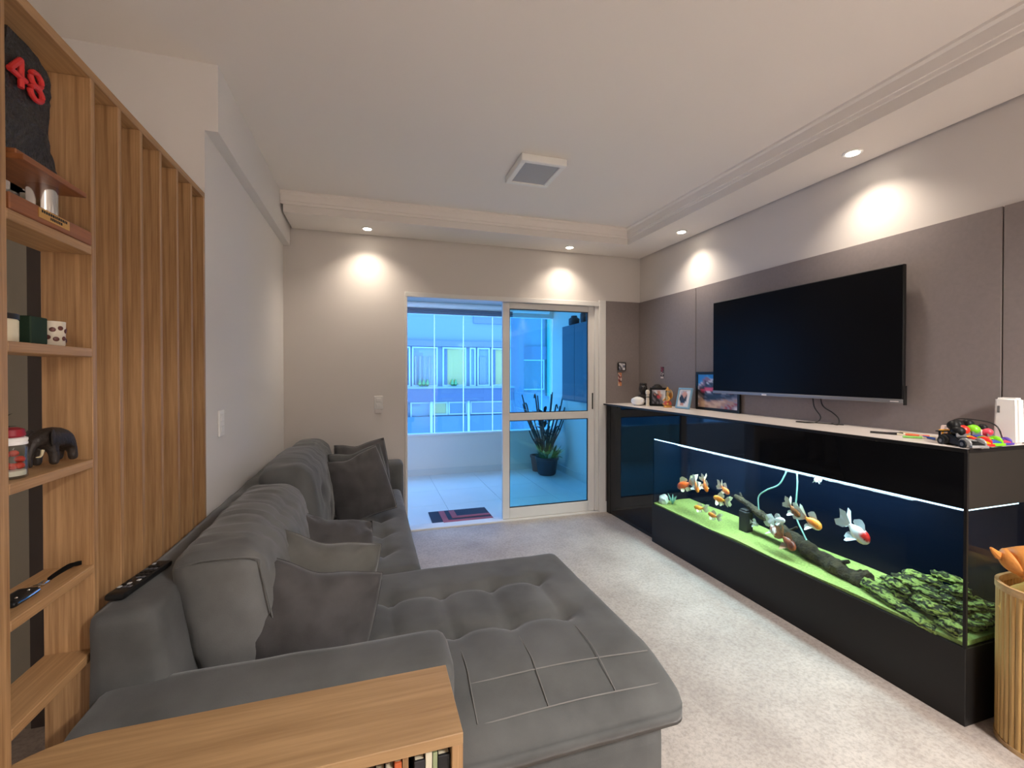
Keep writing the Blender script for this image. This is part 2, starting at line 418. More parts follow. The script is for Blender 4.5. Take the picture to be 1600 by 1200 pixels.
# ------------------------------------------------------------------ sliding balcony door
t = S('door_2', box(DX0, DX0+.022, YB-.012, YB+.13, 0, DZ, .002), 'white_alu', 'white aluminium sliding balcony door frame')
S('frame_stile', box(DX1-.04, DX1+.035, YB-.018, YB+.13, 0, DZ+.03, .003), 'white_alu', parent=t)
S('frame_stile', box(DX1-.075, DX1-.04, YB+.0, YB+.10, 0.02, DZ, .003), 'white_alu', parent=t)
S('frame_head', box(DX0, DX1, YB-.014, YB+.13, DZ-.03, DZ+.012, .002), 'white_alu', parent=t)
S('frame_sill', box(DX0, DX1, YB-.005, YB+.13, -.01, .012, .002), 'white_alu', parent=t)
def leaf(x0, x1, y, label, handle):
    t = T('sliding_door_leaf', ((x0+x1)/2, y, .012), label, 'door')
    z0, z1, s = .014, DZ-.032, .068
    O('stile', box(x0, x0+s, y, y+.035, z0, z1, .003), 'white_alu', t)
    O('stile', box(x1-s, x1, y, y+.035, z0, z1, .003), 'white_alu', t)
    O('bottom_rail', box(x0+s, x1-s, y, y+.035, z0, z0+.10, .003), 'white_alu', t)
    O('top_rail', box(x0+s, x1-s, y, y+.035, z1-.055, z1, .003), 'white_alu', t)
    O('middle_rail', box(x0+s, x1-s, y, y+.035, .955, 1.025, .003), 'white_alu', t)
    for a, c in ((z0+.10, .955), (1.025, z1-.055)):
        p = O('pane', box(x0+s, x1-s, y+.014, y+.02, a, c), 'door_glass', t)
        b = box(x0+s, x1-s, y+.010, y+.024, a, a+.008); b = box(x0+s, x1-s, y+.010, y+.024, c-.008, c, bm=b)
        b = box(x0+s, x0+s+.007, y+.010, y+.024, a, c, bm=b); b = box(x1-s-.007, x1-s, y+.010, y+.024, a, c, bm=b)
        O('gasket', b, 'black_rubber', p)
    if handle:
        O('handle', box(x1-.028, x1-.014, y-.004, y+.004, 1.045, 1.21, .003), 'black_plastic', t)
leaf(1.196, 2.165, YB+.03, 'white sliding door leaf with tinted glass and a black pull handle', True)

# ------------------------------------------------------------------ balcony
BX0, BX1, BY1 = -2.6, 2.62, 6.28
bf = S('floor_balcony', box(BX0, BX1+.1, YB+.06, BY1+.2, -.14, -.006), 'grout')
tile = None
for i in range(9):
    for j in range(4):
        x0 = BX1-.62*(i+1); y0 = YB+.14+.60*j; y1 = min(y0+.597, BY1)
        if x0 < BX0-.3 or y1-y0 < .05: continue
        O('floor_tile', box(max(x0, BX0), x0+.617, y0, y1, -.006, 0, .001), 'balcony_tile', bf)
S('wall_balcony_side', box(BX1, BX1+.15, YB+.15, BY1+.15, 0, 2.62), 'balcony_wall')
S('wall_balcony_end', box(BX0-.15, BX0, YB+.15, BY1+.15, 0, 2.62), 'balcony_wall')
S('wall_parapet', box(BX0, BX1, BY1, BY1+.14, -.4, .545), 'balcony_wall')
S('baseboard_balcony', box(BX0, BX1-.012, BY1-.012, BY1, 0, .09), 'grout')
S('baseboard_balcony_side', box(BX1-.012, BX1, YB+.15, BY1-.012, 0, .09), 'grout')
S('ceiling_balcony', box(BX0, BX1, YB+.15, BY1+.3, 2.40, 2.55), 'balcony_wall')
S('wall_balcony_head', box(BX0, BX1, BY1, BY1+.14, 2.27, 2.40), 'balcony_wall')
w = S('window_1', box(BX0, BX1, BY1-.02, BY1+.12, .545, .575, .004), 'white_alu', 'balcony glazing of frameless panes on a sill')
S('window_head', box(BX0, BX1, BY1-.0, BY1+.10, 2.235, 2.27, .004), 'white_alu', parent=w)
edges = [BX0, -1.7, -.8, .02, .845, 1.255, 1.685, 1.95, 2.45, BX1-.005]
for a, c in zip(edges, edges[1:]):
    S('window_pane', box(a+.004, c-.004, BY1+.045, BY1+.053, .575, 2.235), 'window_glass', parent=w)
for x in edges[1:-1]:
    S('pane_edge', box(x-.005, x+.005, BY1+.040, BY1+.058, .575, 2.235), 'clear_seal', parent=w)
t = T('roller_blind', (0, 6.15, 2.2), 'rolled up white blind under the balcony ceiling', 'blind')
O('roll', cyl((.0, 6.16, 2.33), .045, 5.0, 20, axis='x'), 'white_paint', t, True)
for k in range(3): O('blind_fold', box(-2.5, 1.93, 6.12, 6.15+.004*k, 2.215+.025*k, 2.235+.025*k, .004), 'facade_grey', t)
# wall cabinet on the balcony and what stands on it
t = T('balcony_wall_cabinet', (2.5, 4.85, 1.06), 'blue grey wall cabinet high on the balcony side wall', 'cabinet')
O('body', box(2.405, BX1-.002, 4.30, 5.42, 1.06, 2.02), 'cabinet_blue_grey', t)
for y0, y1 in ((4.305, 4.675), (4.68, 5.045), (5.05, 5.415)):
    O('cabinet_door', box(2.385, 2.404, y0, y1, 1.065, 2.015, .002), 'cabinet_blue_grey', t)
for k, (y, r, h, lab) in enumerate(((5.30, .07, .13, 'round dark pot on top of the balcony cabinet'), (5.02, .045, .17, 'dark slim bottle on top of the balcony cabinet'), (4.86, .05, .15, 'dark jar on the balcony cabinet nearest the room'))):
    tag(O('storage_jar', lathe([(r*.8, 0), (r, .02), (r, h*.7), (r*.6, h*.85), (r*.55, h)], (2.5, y, 2.021), 16), 'pot_plastic', smooth=True), lab, 'jar')
# doormat
t = T('doormat', (.85, 4.37, .0), 'dark doormat with red angular stripes on the balcony floor', 'mat')
th = .010
O('mat_base', rbox((.545, 4.14, 0), (1.13, 4.57, th), .004, .04), 'mat_dark', t)
for k, (a, b0) in enumerate(((.10, .05), (.20, .16))):
    bb = prism([(.545+a, 4.14+b0), (1.125, 4.14+b0), (1.125, 4.14+b0+.055), (.545+a+.055, 4.14+b0+.055), (.545+a+.055, 4.55-.01*k), (.545+a, 4.55-.01*k)], 'z', th-.001, th+.004)
    O('stripe', bb, 'mat_red', t)
# potted plants in the corner
def blade(p, d, L, w, droop, m, parent, wav=0, nm='leaf'):
    d = Vector(d).normalized(); side = d.cross(Vector((0, 0, 1)))
    side = side.normalized() if side.length > .05 else Vector((1, 0, 0))
    b = bmesh.new(); rows = []; n = 7
    for i in range(n+1):
        s = i/n; c = Vector(p)+d*L*s+Vector((0, 0, -droop*L*s*s))+side*wav*math.sin(s*6)*L
        ww = w*(math.sin(math.pi*min(1, s*.85+.12)))**.8*(1-s*.25)
        if i == n: ww = w*.05
        rows.append([b.verts.new(c-side*ww/2), b.verts.new(c+Vector((0, 0, -ww*.18))), b.verts.new(c+side*ww/2)])
    for a, c in zip(rows, rows[1:]):
        for k in range(2): b.faces.new((a[k], a[k+1], c[k+1], c[k]))
    bmesh.ops.solidify(b, geom=b.faces[:], thickness=.002)
    return O(nm, b, m, parent, True)
t = T('potted_plant', (2.40, 5.86, 0), 'tall dark cactus plant with green leaves in a black pot', 'plant')
O('pot', lathe([(.105, 0), (.125, .02), (.15, .21), (.165, .215), (.165, .25), (.15, .25), (.14, .215)], (2.42, 5.86, 0), 28), 'pot_plastic', t, True)
O('soil', lathe([(.14, 0), (.14, .02), (.001, .03)], (2.42, 5.86, .205), 20), 'soil', t)
rnd = random.Random(3)
for k in range(20):
    a = rnd.uniform(0, 6.28); q = rnd.uniform(.0, .09)
    p0 = Vector((2.40+q*math.cos(a), 5.90+q*math.sin(a)*.7, .24)); h = rnd.uniform(.35, .95)
    lean = Vector((math.cos(a)*.22-.02, math.sin(a)*.10, 0))
    pts = [p0, p0+lean*.3+Vector((0, 0, h*.35)), p0+lean*.8+Vector((0, 0, h*.7)), p0+lean*1.1+Vector((0, 0, h))]
    if k % 4 == 0: pts.append(pts[-1]+Vector((math.cos(a)*.05, 0, -.05)))
    O('stem', tube(pts, lambda s: .015*(1-s*.45), 7, 5), 'leaf_dark', t, True)
for k in range(22):
    a = 2.4+.7*k; z = .40+.022*k
    blade((2.39+.02*math.cos(a), 5.86, z), (math.cos(a), math.sin(a)*.6-.1, .9), .24, .05, .35, 'leaf_dark', t)
for k in range(60):
    a = rnd.uniform(0, 6.28)
    blade((2.42+.09*math.cos(a), 5.80+.07*math.sin(a), .24), (math.cos(a)*.8, math.sin(a)*.6-.35, rnd.uniform(.7, 2.2)), rnd.uniform(.16, .28), .05, rnd.uniform(.1, .5), 'leaf_green' if k % 3 else 'leaf_pale', t)
for k in range(4):
    a = -.6+.4*k
    blade((2.46, 5.82, .24), (math.cos(a), math.sin(a)-.2, .35), .24, .014, -.3, 'leaf_dark', t)
t.location.x -= .08; t.location.y -= .02
t = T('clay_pot', (2.32, 6.08, 0), 'smaller reddish pot behind the black plant pot', 'pot')
O('pot', lathe([(.08, 0), (.11, .20), (.12, .20), (.12, .23), (.10, .23), (.09, .19)], (2.31, 6.10, 0), 24), 'pot_clay', t, True)
O('soil', lathe([(.10, 0), (.001, .01)], (2.31, 6.10, .19), 18), 'soil', t)

# ------------------------------------------------------------------ buildings across the street
F = 16.0
t = T('apartment_building', (1.5, F, -6), 'pale apartment block seen through the balcony glass', 'building')
def win(x0, x1, z0, z1, inner, parent=t, F=F, mull=None):
    f = box(x0, x1, F-.06, F+.02, z0, z0+.05); f = box(x0, x1, F-.06, F+.02, z1-.05, z1, bm=f)
    f = box(x0, x0+.05, F-.06, F+.02, z0+.05, z1-.05, bm=f); f = box(x1-.05, x1, F-.06, F+.02, z0+.05, z1-.05, bm=f)
    if mull: f = box(mull-.03, mull+.03, F-.06, F+.02, z0+.05, z1-.05, bm=f)
    wo = O('window', f, 'far_frame', parent)
    O('window_inside', box(x0+.05, x1-.05, F+.01, F+.03, z0+.05, z1-.05), inner, wo)
    O('pane', box(x0+.05, x1-.05, F-.03, F-.022, z0+.05, z1-.05), 'clear_glass', wo)
    return wo
O('wall', box(-9, 5.0, F+.02, F+6, -6, 9), 'facade_white', t)
for z0 in (2.38, 5.2): O('floor_band', box(-9, 5.0, F-.10, F+.02, z0, z0+.20), 'facade_grey', t)
O('floor_band', box(-9, 5.0, F-.35, F+.02, .45, .90), 'facade_band', t)
O('floor_band', box(-9, 5.0, F-.38, F+.02, .90, .97), 'facade_white', t)
O('upper_shade_panel', box(3.55, 5.0, F-.03, F+.02, 3.25, 3.55), 'facade_grey', t)
for x0, x1, inn in ((-1.0, .1, 'curtain'), (.2, 1.3, 'facade_glass'), (1.36, 2.25, 'curtain'), (2.42, 3.27, 'yellow_wall'), (3.40, 3.62, 'facade_white'), (3.68, 4.15, 'curtain'), (4.2, 4.85, 'yellow_wall')):
    wo = win(x0, x1, .97, 2.36, inn)
    if inn == 'curtain':
        for k in range(4):
            xx = x0+.12+(x1-x0-.25)*k/4
            O('curtain_fold', cyl((xx, F, 1.03), .05, 1.0, 8), 'curtain', wo)
    if inn == 'yellow_wall': O('dark_jamb', box(x0+.05, x0+.17, F-.02, F+.01, 1.02, 2.31), 'facade_band', wo)
for x0, x1, inn in ((-1, 1.2, 'facade_glass'), (1.3, 2.0, 'facade_white'), (2.05, 2.6, 'yellow_wall'), (2.62, 3.3, 'facade_glass'), (3.42, 4.9, 'facade_grey')):
    win(x0, x1, -.05 if inn != 'facade_white' else -.6, .42, inn)
O('railing_glass', box(-9, 5.0, F-.20, F-.18, -1.2, -.08), 'facade_glass', t)
for x in (.2, 2.0, 3.32): O('railing_post', box(x-.04, x+.04, F-.25, F-.15, -1.2, .45), 'far_frame', t)
for k in range(5): O('window_plant', lathe([(.02, 0), (.07, .08), (.01, .26)], (1.62+.13*k if k < 3 else 2.75+.12*(k-3), F-.14, .97), 8), 'leaf_green', t)
t2 = T('neighbour_building', (6, 17.5, -6), 'white building with cyan window beyond the tinted door pane', 'building')
O('wall', box(5.0, 11.5, 17.5, 22, -6, 9), 'facade_white', t2)
O('side_wing', box(5.0, 5.55, 16.2, 17.5, -6, 9), 'facade_grey', t2)
O('floor_band', box(5.55, 11, 17.4, 17.5, 2.0, 2.55), 'facade_grey', t2)
wo = win(5.72, 6.85, .75, 2.0, 'facade_glass', t2, 17.44)
O('teal_screen', box(6.95, 7.35, 17.3, 17.5, .5, 4.0), 'teal_panel', t2)

# ------------------------------------------------------------------ slatted wood room divider with shelves
t = T('slatted_room_divider', (-.737, 1.68, 0), 'oak slatted room divider with open shelves beside the sofa', 'divider')
xa, xb = -.790, -.685
O('end_post', box(xa, xb, 1.108, 1.147, 0, 2.160, .0015), 'oak_z', t)
O('post', box(xa, xb, 1.430, 1.450, 0, 2.160, .0015), 'oak_z', t)
O('top_board', box(xa, xb, 1.108, 2.262, 2.160, 2.184, .0015), 'oak_y', t)
O('bottom_board', box(xa, xb, 1.108, 2.262, 0.0, .02, .0015), 'oak_y', t)
for y in (1.561, 1.688, 1.823, 1.962, 2.099, 2.241): O('slat', box(xa, xb, y, y+.019, .02, 2.160, .0015), 'oak_z', t)
SH = [1.729, 1.466, 1.181, .908, .690, .40]
for z in SH: O('shelf', box(xa, xb, 1.147, 1.430, z-.022, z, .0015), 'oak_y', t)

# trophy
t = T('trophy', (-.735, 1.29, SH[0]+.0005), 'black plaque trophy with a red 48 on the top shelf', 'trophy')
z = SH[0]+.0005
O('wood_base', box(-.785, -.683, 1.152, 1.427, z, z+.034, .002), 'trophy_wood', t)
p = O('name_plate', box(-.683, -.6815, 1.232, 1.335, z+.010, z+.031), 'brass', t)
bb = bmesh.new()
rr = random.Random(5)
for row, (y0, y1) in enumerate(((1.240, 1.328), (1.268, 1.312))):
    y = y0
    while y < y1-.004:
        w = rr.uniform(.003, .006); box(-.6815, -.6812, y, y+w, z+.0225-.0085*row, z+.0285-.0085*row, bm=bb); y += w+.0018
O('engraving', bb, 'dark_gap', p)
O('metal_column', cyl((-.737, 1.345, z+.034), .028, .078, 28), 'chrome', t, True)
zb = z+.112
O('upper_board', box(-.790, -.680, 1.185, 1.40, zb, zb+.012, .001), 'trophy_wood', t)
O('wood_block', box(-.770, -.695, 1.19, 1.365, zb+.012, zb+.024, .002), 'trophy_wood', t)
zz = zb+.024
sl = [(1.20, 0), (1.36, 0), (1.362, .035), (1.357, .042), (1.352, .055), (1.345, .06), (1.338, .10), (1.347, .16), (1.349, .19), (1.346, .232), (1.306, .255), (1.262, .262), (1.215, .262), (1.205, .2), (1.202, .1)]
b = prism([(y, zz+h) for y, h in sl], 'x', -.745, -.722)
bmesh.ops.triangulate(b, faces=b.faces[:]); bmesh.ops.subdivide_edges(b, edges=b.edges[:], cuts=2, use_grid_fill=True)
for v in b.verts: v.co += Vector((noise.noise(v.co*70)*.004, noise.noise(v.co*60+Vector((5, 0, 0)))*.0015, 0))
mat('plaque', (.020, .019, .018), .45, var=.4, vscale=40, bump=.9, bscale=90)
O('plaque', b, 'plaque', t)
ft = O('foot_knob', ball((-.73, 1.355, zz+.012), .014, .014, .016, 12), 'plaque', t, True)
mat('red_paint', lin((214, 52, 50)), .5)
b = bmesh.new(); px_ = -.7165; zt = zz+.150
def stroke(pts, sm=6): tube([(px_, y, zt+q) for y, q in pts], .0058, 8, sm, bm=b)
stroke([(1.243, .0), (1.243, .060)], 0); stroke([(1.243, .060), (1.211, .022)], 0); stroke([(1.211, .022), (1.257, .022)], 0)
for cz, ry, rz in ((.014, .019, .0145), (.045, .017, .0150)):
    stroke([(1.289+ry*math.cos(k*math.pi/8), cz+rz*math.sin(k*math.pi/8)) for k in range(17)], 0)
O('number', b, 'red_paint', t)

# second shelf
z = SH[1]+.0005
mat('green_enamel', lin((34, 52, 38)), .7, spec=.2); mat('cream', lin((222, 212, 184)), .6); mat('lid_dark', (.02, .018, .016), .4)
t = T('candle_jar', (-.73, 1.195, z), 'cream labelled candle jar with a dark lid half behind the post', 'jar')
O('body', lathe([(.030, 0), (.032, .003), (.032, .045), (.030, .048)], (-.735, 1.20, z), 28), 'cream', t, True)
O('lid', lathe([(.033, .0), (.033, .010), (.030, .012)], (-.735, 1.20, z+.048), 28), 'lid_dark', t, True)
tag(O('green_tin_box', box(-.755, -.700, 1.236, 1.290, z, z+.060, .002), 'green_enamel'), 'small dark green square tin beside the candle jar', 'tin')
mat('mug_white', lin((220, 210, 190)), .4)
t = T('patterned_mug', (-.715, 1.37, z), 'small cream mug with brown pattern beside the green tin', 'mug')
O('body', lathe([(.021, 0), (.023, .003), (.024, .058), (.0225, .058), (.021, .006)], (-.722, 1.345, z), 26), 'mug_white', t, True)
mat('brown_glaze', lin((92, 44, 34)), .4)
for k, (a, h) in enumerate(((-60, .038), (-25, .042), (10, .036), (-45, .016), (-5, .018), (35, .040), (-80, .02), (30, .014))):
    c, s = math.cos(R(a)), math.sin(R(a))
    O('pattern_spot', ball((-.722+.0237*c, 1.345+.0237*s, z+h), .0016, .006, .0055, 8, rot=Matrix.Rotation(R(a), 3, 'Z')), 'brown_glaze', t)
t = T('patterned_cup', (-.745, 1.31, z), 'cream cup with a brown motif behind the green tin', 'mug')
O('body', lathe([(.020, 0), (.022, .003), (.022, .05), (.0205, .05), (.019, .006)], (-.762, 1.330, z), 24), 'mug_white', t, True)
O('pattern_spot', ball((-.741, 1.322, z+.02), .002, .008, .010, 8), 'brown_glaze', t)

# third shelf: elephant, preserving jar, dried stems
z = SH[2]+.0005
mat('ebony', (.020, .013, .009), .55, var=.4, vscale=30, bump=.3, bscale=120)
mat('ivory', lin((214, 200, 160)), .5)
t = T('elephant_figurine', (-.72, 1.33, z), 'carved dark wooden elephant figurine with pale tusk', 'figurine')
ec = Vector((-.722, 1.342, z))
b = bmesh.new()
me = bpy.data.meshes.new('e')
sk = [((0, .046, .066), .024), ((0, .016, .074), .027), ((0, -.020, .070), .024), ((0, -.050, .074), .019), ((0, -.070, .055), .0085), ((0, -.078, .030), .006), ((0, -.072, .010), .005),
      ((-.015, .050, .036), .0105), ((-.016, .052, .006), .010), ((.015, .046, .036), .0105), ((.016, .047, .006), .010),
      ((-.014, -.024, .036), .010), ((-.015, -.026, .006), .0095), ((.014, -.020, .036), .010), ((.015, -.021, .006), .0095), ((0, .070, .060), .004), ((0, .076, .03), .003)]
ed = [(0, 1), (1, 2), (2, 3), (3, 4), (4, 5), (5, 6), (0, 7), (7, 8), (0, 9), (9, 10), (2, 11), (11, 12), (2, 13), (13, 14), (0, 15), (15, 16)]
me.from_pydata([ec+Vector(p) for p, r in sk], ed, [])
def skin(me, radii, root=0, sub=2):
    o = bpy.data.objects.new('s', me); COL.objects.link(o)
    m = o.modifiers.new('s', 'SKIN'); m.use_smooth_shade = True
    for v, r in zip(me.skin_vertices[0].data, radii): v.radius = (r, r)
    me.skin_vertices[0].data[root].use_root = True
    o.modifiers.new('u', 'SUBSURF').levels = sub
    dg = bpy.context.evaluated_depsgraph_get(); dg.update(); out = bpy.data.meshes.new_from_object(o.evaluated_get(dg))
    bpy.data.objects.remove(o); out.materials.clear(); return out
O('body', skin(me, [r for p, r in sk]), 'ebony', t, 'all')
for s in (-1, 1):
    O('ear', ball(ec+Vector((s*.021, -.036, .072)), .004, .014, .020, 12, rot=Matrix.Rotation(R(18*s), 3, 'Z')), 'ebony', t, True)
    O('tusk', tube([ec+Vector((s*.012, -.054, .046)), ec+Vector((s*.014, -.064, .034)), ec+Vector((s*.013, -.078, .034))], lambda q: .0035*(1-.8*q), 6, 4), 'ivory', t, True)
t = T('preserving_jar', (-.722, 1.205, z), 'small glass jar with red contents and white lid', 'jar')
c = (-.722, 1.213, z)
O('glass', lathe([(.022, 0), (.026, .004), (.026, .062), (.022, .070), (.0205, .070), (.024, .060), (.024, .006), (.020, .004)], c, 26), 'jar_glass', t, True)
mat('white_salt', lin((225, 215, 195)), .8); mat('red_sweet', lin((200, 62, 40)), .5); mat('dark_red', lin((150, 24, 40)), .5)
O('white_contents', lathe([(.001, .0), (.023, .0), (.023, .010), (.001, .016)], (c[0], c[1], z+.006), 20), 'white_salt', t, True)
for k in range(7):
    a = k*.9; O('red_sweet', ball((c[0]+.014*math.cos(a), c[1]+.014*math.sin(a), z+.026+.012*(k % 3)), .009, .009, .007, 10), 'red_sweet', t, True)
O('lid', lathe([(.0235, 0), (.026, .001), (.026, .005), (.025, .007), (.026, .009), (.026, .014), (.022, .016)], (c[0], c[1], z+.070), 26), 'white_paint', t, True)
O('ribbon', lathe([(.020, 0), (.023, .004), (.021, .016), (.012, .02)], (c[0], c[1], z+.0862), 18), 'dark_red', t, True)
t = T('dried_stems', (-.765, 1.22, z), 'dark dried stems lying behind the glass jar', 'plant')
for k, (a, l) in enumerate(((20, .05), (60, .06), (110, .05), (150, .06), (-5, .05))):
    p0 = Vector((-.765, 1.215, z+.10)); d = Vector((.25, math.cos(R(a)), math.sin(R(a))*.6))
    O('stem', tube([(-.765, 1.215, z), (-.767, 1.213, z+.06), p0, p0+d*l*.6, p0+d*l+Vector((0, 0, -.006))], lambda s: .0022*(1-.5*s), 6, 4), 'ebony', t, True)
    blade(p0+d*l*.3, d, .05, .012, .2, 'ebony', t)

# fourth shelf: car key with strap
z = SH[3]+.0005
t = T('key_fob', (-.735, 1.28, z), 'black car key with metal ring and leather wrist strap', 'key')
O('fob', rbox((-.755, 1.205, z), (-.712, 1.285, z+.014), .007, .006), 'black_plastic', t, True)
O('fob_trim', tube([(-.7125, 1.212, z+.008), (-.7112, 1.245, z+.008), (-.7125, 1.278, z+.008)], .002, 6, 4), 'chrome', t, True)
b = bmesh.new()
for k in range(14):
    a = k/14*6.283; a2 = (k+1)/14*6.283
    tube([(-.735+.011*math.cos(a), 1.300+.011*math.sin(a), z+.006), (-.735+.011*math.cos(a2), 1.300+.011*math.sin(a2), z+.006)], .0014, 5, 0, bm=b)
O('ring', b, 'chrome', t, True)
O('clasp', rbox((-.737, 1.311, z), (-.723, 1.336, z+.008), .003, .004), 'chrome', t, True)
for y in (1.262, 1.225): O('stud', ball((-.722, y, z+.0145), .003, n=8), 'chrome', t, True)
b = bmesh.new(); P = spline([(-.728, 1.336, z+.005), (-.722, 1.362, z+.010), (-.708, 1.395, z+.016), (-.702, 1.412, z+.012), (-.712, 1.416, z+.009), (-.722, 1.398, z+.012), (-.730, 1.362, z+.007), (-.731, 1.338, z+.004)], 6)
V1 = [b.verts.new(p-Vector((0, 0, .004))) for p in P]; V2 = [b.verts.new(p+Vector((0, 0, .006))) for p in P]
for k in range(len(P)-1): b.faces.new((V1[k], V1[k+1], V2[k+1], V2[k]))
bmesh.ops.solidify(b, geom=b.faces[:], thickness=.002)
O('strap', b, 'black_satin', t, True)

# ------------------------------------------------------------------ light switches
def switch(name, o, ax, w, h, label):
    """ax 'x': on a wall facing +x; 'y': on a wall facing -y"""
    t = T(name, o, label, 'switch')
    x, y, z = o
    if ax == 'x':
        O('plate', box(x, x+.008, y-w/2, y+w/2, z-h/2, z+h/2, .003), 'white_paint', t)
        for dz in (-.028, .028): O('rocker', box(x+.008, x+.012, y-w*.28, y+w*.28, z+dz-.017, z+dz+.017, .002), 'white_paint', t)
    else:
        O('plate', box(x-w/2, x+w/2, y-.008, y, z-h/2, z+h/2, .003), 'white_alu', t)
        for dz in (-.025, .025): O('rocker', box(x-w*.28, x+w*.28, y-.012, y-.008, z+dz-.016, z+dz+.016, .002), 'white_alu', t)
switch('light_switch', (XL+.0003, 2.452, 1.167), 'x', .075, .125, 'white double switch plate on the left wall beside the divider')
switch('light_switch', (.062, YB-.0003, 1.153), 'y', .075, .115, 'off white switch plate on the back wall left of the door')
t = T('wall_box', (.062, YB-.0003, 1.073), 'small beige cover just under the back wall switch', 'cover')
O('cover', box(.030, .080, YB-.006, YB-.0003, 1.060, 1.092, .002), 'wall_paint', t); O('cover_rim', box(.026, .084, YB-.003, YB-.0003, 1.056, 1.096, .001), 'wall_paint', t)

# ------------------------------------------------------------------ sofa
t = T('corner_sofa', (.1, 2.6, 0), 'charcoal velvet corner sofa with tufted chaise', 'sofa')
SO = t
def tuft(btn, depth, sig, lines=None):
    def f(w, p):
        if p[2] > .3:
            d = 0
            for bx, by in btn:
                r2 = (w.x-bx)**2+(w.y-by)**2
                d += depth*math.exp(-r2/sig**2)
            for kind, c, a0, a1 in lines or ():
                if kind == 'y':   # crease running along x at y=c
                    if a0-.1 < w.x < a1+.1:
                        e = min(1, max(0, min(w.x-a0, a1-w.x)/.08+.5)); d += .018*e*math.exp(-((w.y-c)/.022)**2)
                else:
                    if a0-.1 < w.y < a1+.1:
                        e = min(1, max(0, min(w.y-a0, a1-w.y)/.08+.5)); d += .014*e*math.exp(-((w.x-c)/.022)**2)
            w = w-Vector((0, 0, d))
        return w
    return f
bx = (-.16, .075, .288, .503, .725); by = (1.63, 1.945)
btn = [(x, y) for x in bx for y in by]
lines = [('y', y, -.4, .76) for y in by]+[('x', x, 1.60, 1.97) for x in bx]
def chaise(w, p):
    w = tuft(btn, .022, .05, lines)(w, p)
    if w.y < 1.40 and p[2] > -.5: w.z -= .055*min(1, (1.40-w.y)/.22)**1.5*(1 if p[2] > .3 else .6)
    return w
O('chaise_cushion', rbox((-.45, 1.165, .305), (.945, 2.235, .455), .05, .0215, (0, 0, .012), chaise, .003, 6), 'sofa', t, 'all')
bx2 = (-.14, .06); by2 = (2.50, 2.78, 3.06, 3.34, 3.62)
btn2 = [(x, y) for x in bx2 for y in by2]
lines2 = [('y', y, -.4, .12) for y in by2]+[('x', x, 2.4, 3.7) for x in bx2]
O('seat_cushion', rbox((-.45, 2.24, .305), (.238, 3.87, .452), .045, .022, (0, 0, .010), tuft(btn2, .020, .05, lines2), .003, 6, seed=3), 'sofa', t, 'all')
O('chaise_base', rbox((-.60, 1.21, .05), (.882, 2.20, .298), .012, .06), 'sofa', t)
O('seat_base', rbox((-.60, 2.20, .05), (.20, 3.90, .298), .012, .08), 'sofa', t)
for x, y in ((.80, 1.28), (.80, 2.10), (.14, 3.2), (-.5, 1.32), (-.5, 3.9)):
    O('foot', cyl((x, y, 0), .018, .05, 14, .024), 'black_plastic', t)
def armd(w, p): return w
O('arm', rbox((-.665, 1.215, .05), (.225, 1.432, .605), .045, .028, (0, 0, .006), None, .004, 5, seed=8), 'sofa', t, 'all')
O('arm', rbox((-.665, 3.872, .05), (.262, 4.062, .660), .04, .03, (0, 0, .004), None, .004, 5, seed=9), 'sofa', t, 'all')
def backd(w, p):   # slanted front of the back rest
    if p[0] > -.9: w.x += .10*max(0, (.80-w.z)/.5)*(p[0]+.9)/1.9*.8
    return w
O('back_rest', rbox((-.680, 1.375, .05), (-.535, 3.872, .795), .022, .032, (0, 0, 0), backd, .004, 5, seed=5), 'sofa', t, 'all')
# stitched seams on the front of the chaise
def seam(pts, r=.0022, parent=SO): O('seam', tube(pts, r, 5, 6), 'thread', parent, True)
seam([(.285, 1.343, .452), (.60, 1.340, .4585), (.905, 1.330, .449)])
seam([(.265, 1.222, .415), (.6, 1.222, .4225), (.905, 1.222, .412)])
for x in (.288, .503, .725): seam([(x, 1.52, .462), (x, 1.40, .4655), (x-.004, 1.32, .454), (x-.006, 1.222, .420)], .0016)
# back cushions (loose, standing against the back rest)
def bcush(name, lo, hi, lean, seed, label, m, wr=.006, tuf=None):
    lo = Vector(lo); hi = Vector(hi)
    def f(w, p):
        k = (w.z-lo.z)/(hi.z-lo.z)
        w.x -= lean*k
        if p[2] > -.2: w.x -= 0
        wv = noise.noise(Vector((w.x*7, w.y*44+seed, w.z*6)))
        w.z += wr*wv*(1 if p[2] > .2 else .3)
        w.x += wr*.6*noise.noise(Vector((w.y*16, w.z*20, seed)))
        if tuf and p[0] > .2:
            for ty, tz in tuf: w.x -= .028*math.exp(-((w.y-ty)**2+(w.z-tz)**2)/.05**2)
        return w
    o = O(name, rbox(lo, hi, .065, .016, (.035, .01, .03), f, .004, 7, seed), m, None, 'all')
    return tag(o, label, 'cushion')
ca = bcush('back_cushion', (-.485, 1.505, .458), (-.245, 2.43, .872), .085, 1, 'big grey back cushion nearest the camera on the corner sofa', 'sofa_light', .012)
O('seam', tube([(-.545, 1.535, .835), (-.46, 1.512, .856), (-.335, 1.522, .845), (-.318, 1.520, .80), (-.275, 1.515, .60)], .0025, 6, 6), 'sofa_light', ca, True)
cb = bcush('back_cushion', (-.470, 2.455, .458), (-.225, 3.22, .93), .075, 2, 'tufted grey back cushion in the middle of the sofa', 'sofa', .006, [(2.68, .74), (2.98, .74), (2.83, .60)])
cc = bcush('back_cushion', (-.480, 3.245, .458), (-.245, 3.86, .885), .08, 3, 'grey back cushion in the far sofa corner behind the pillows', 'sofa')

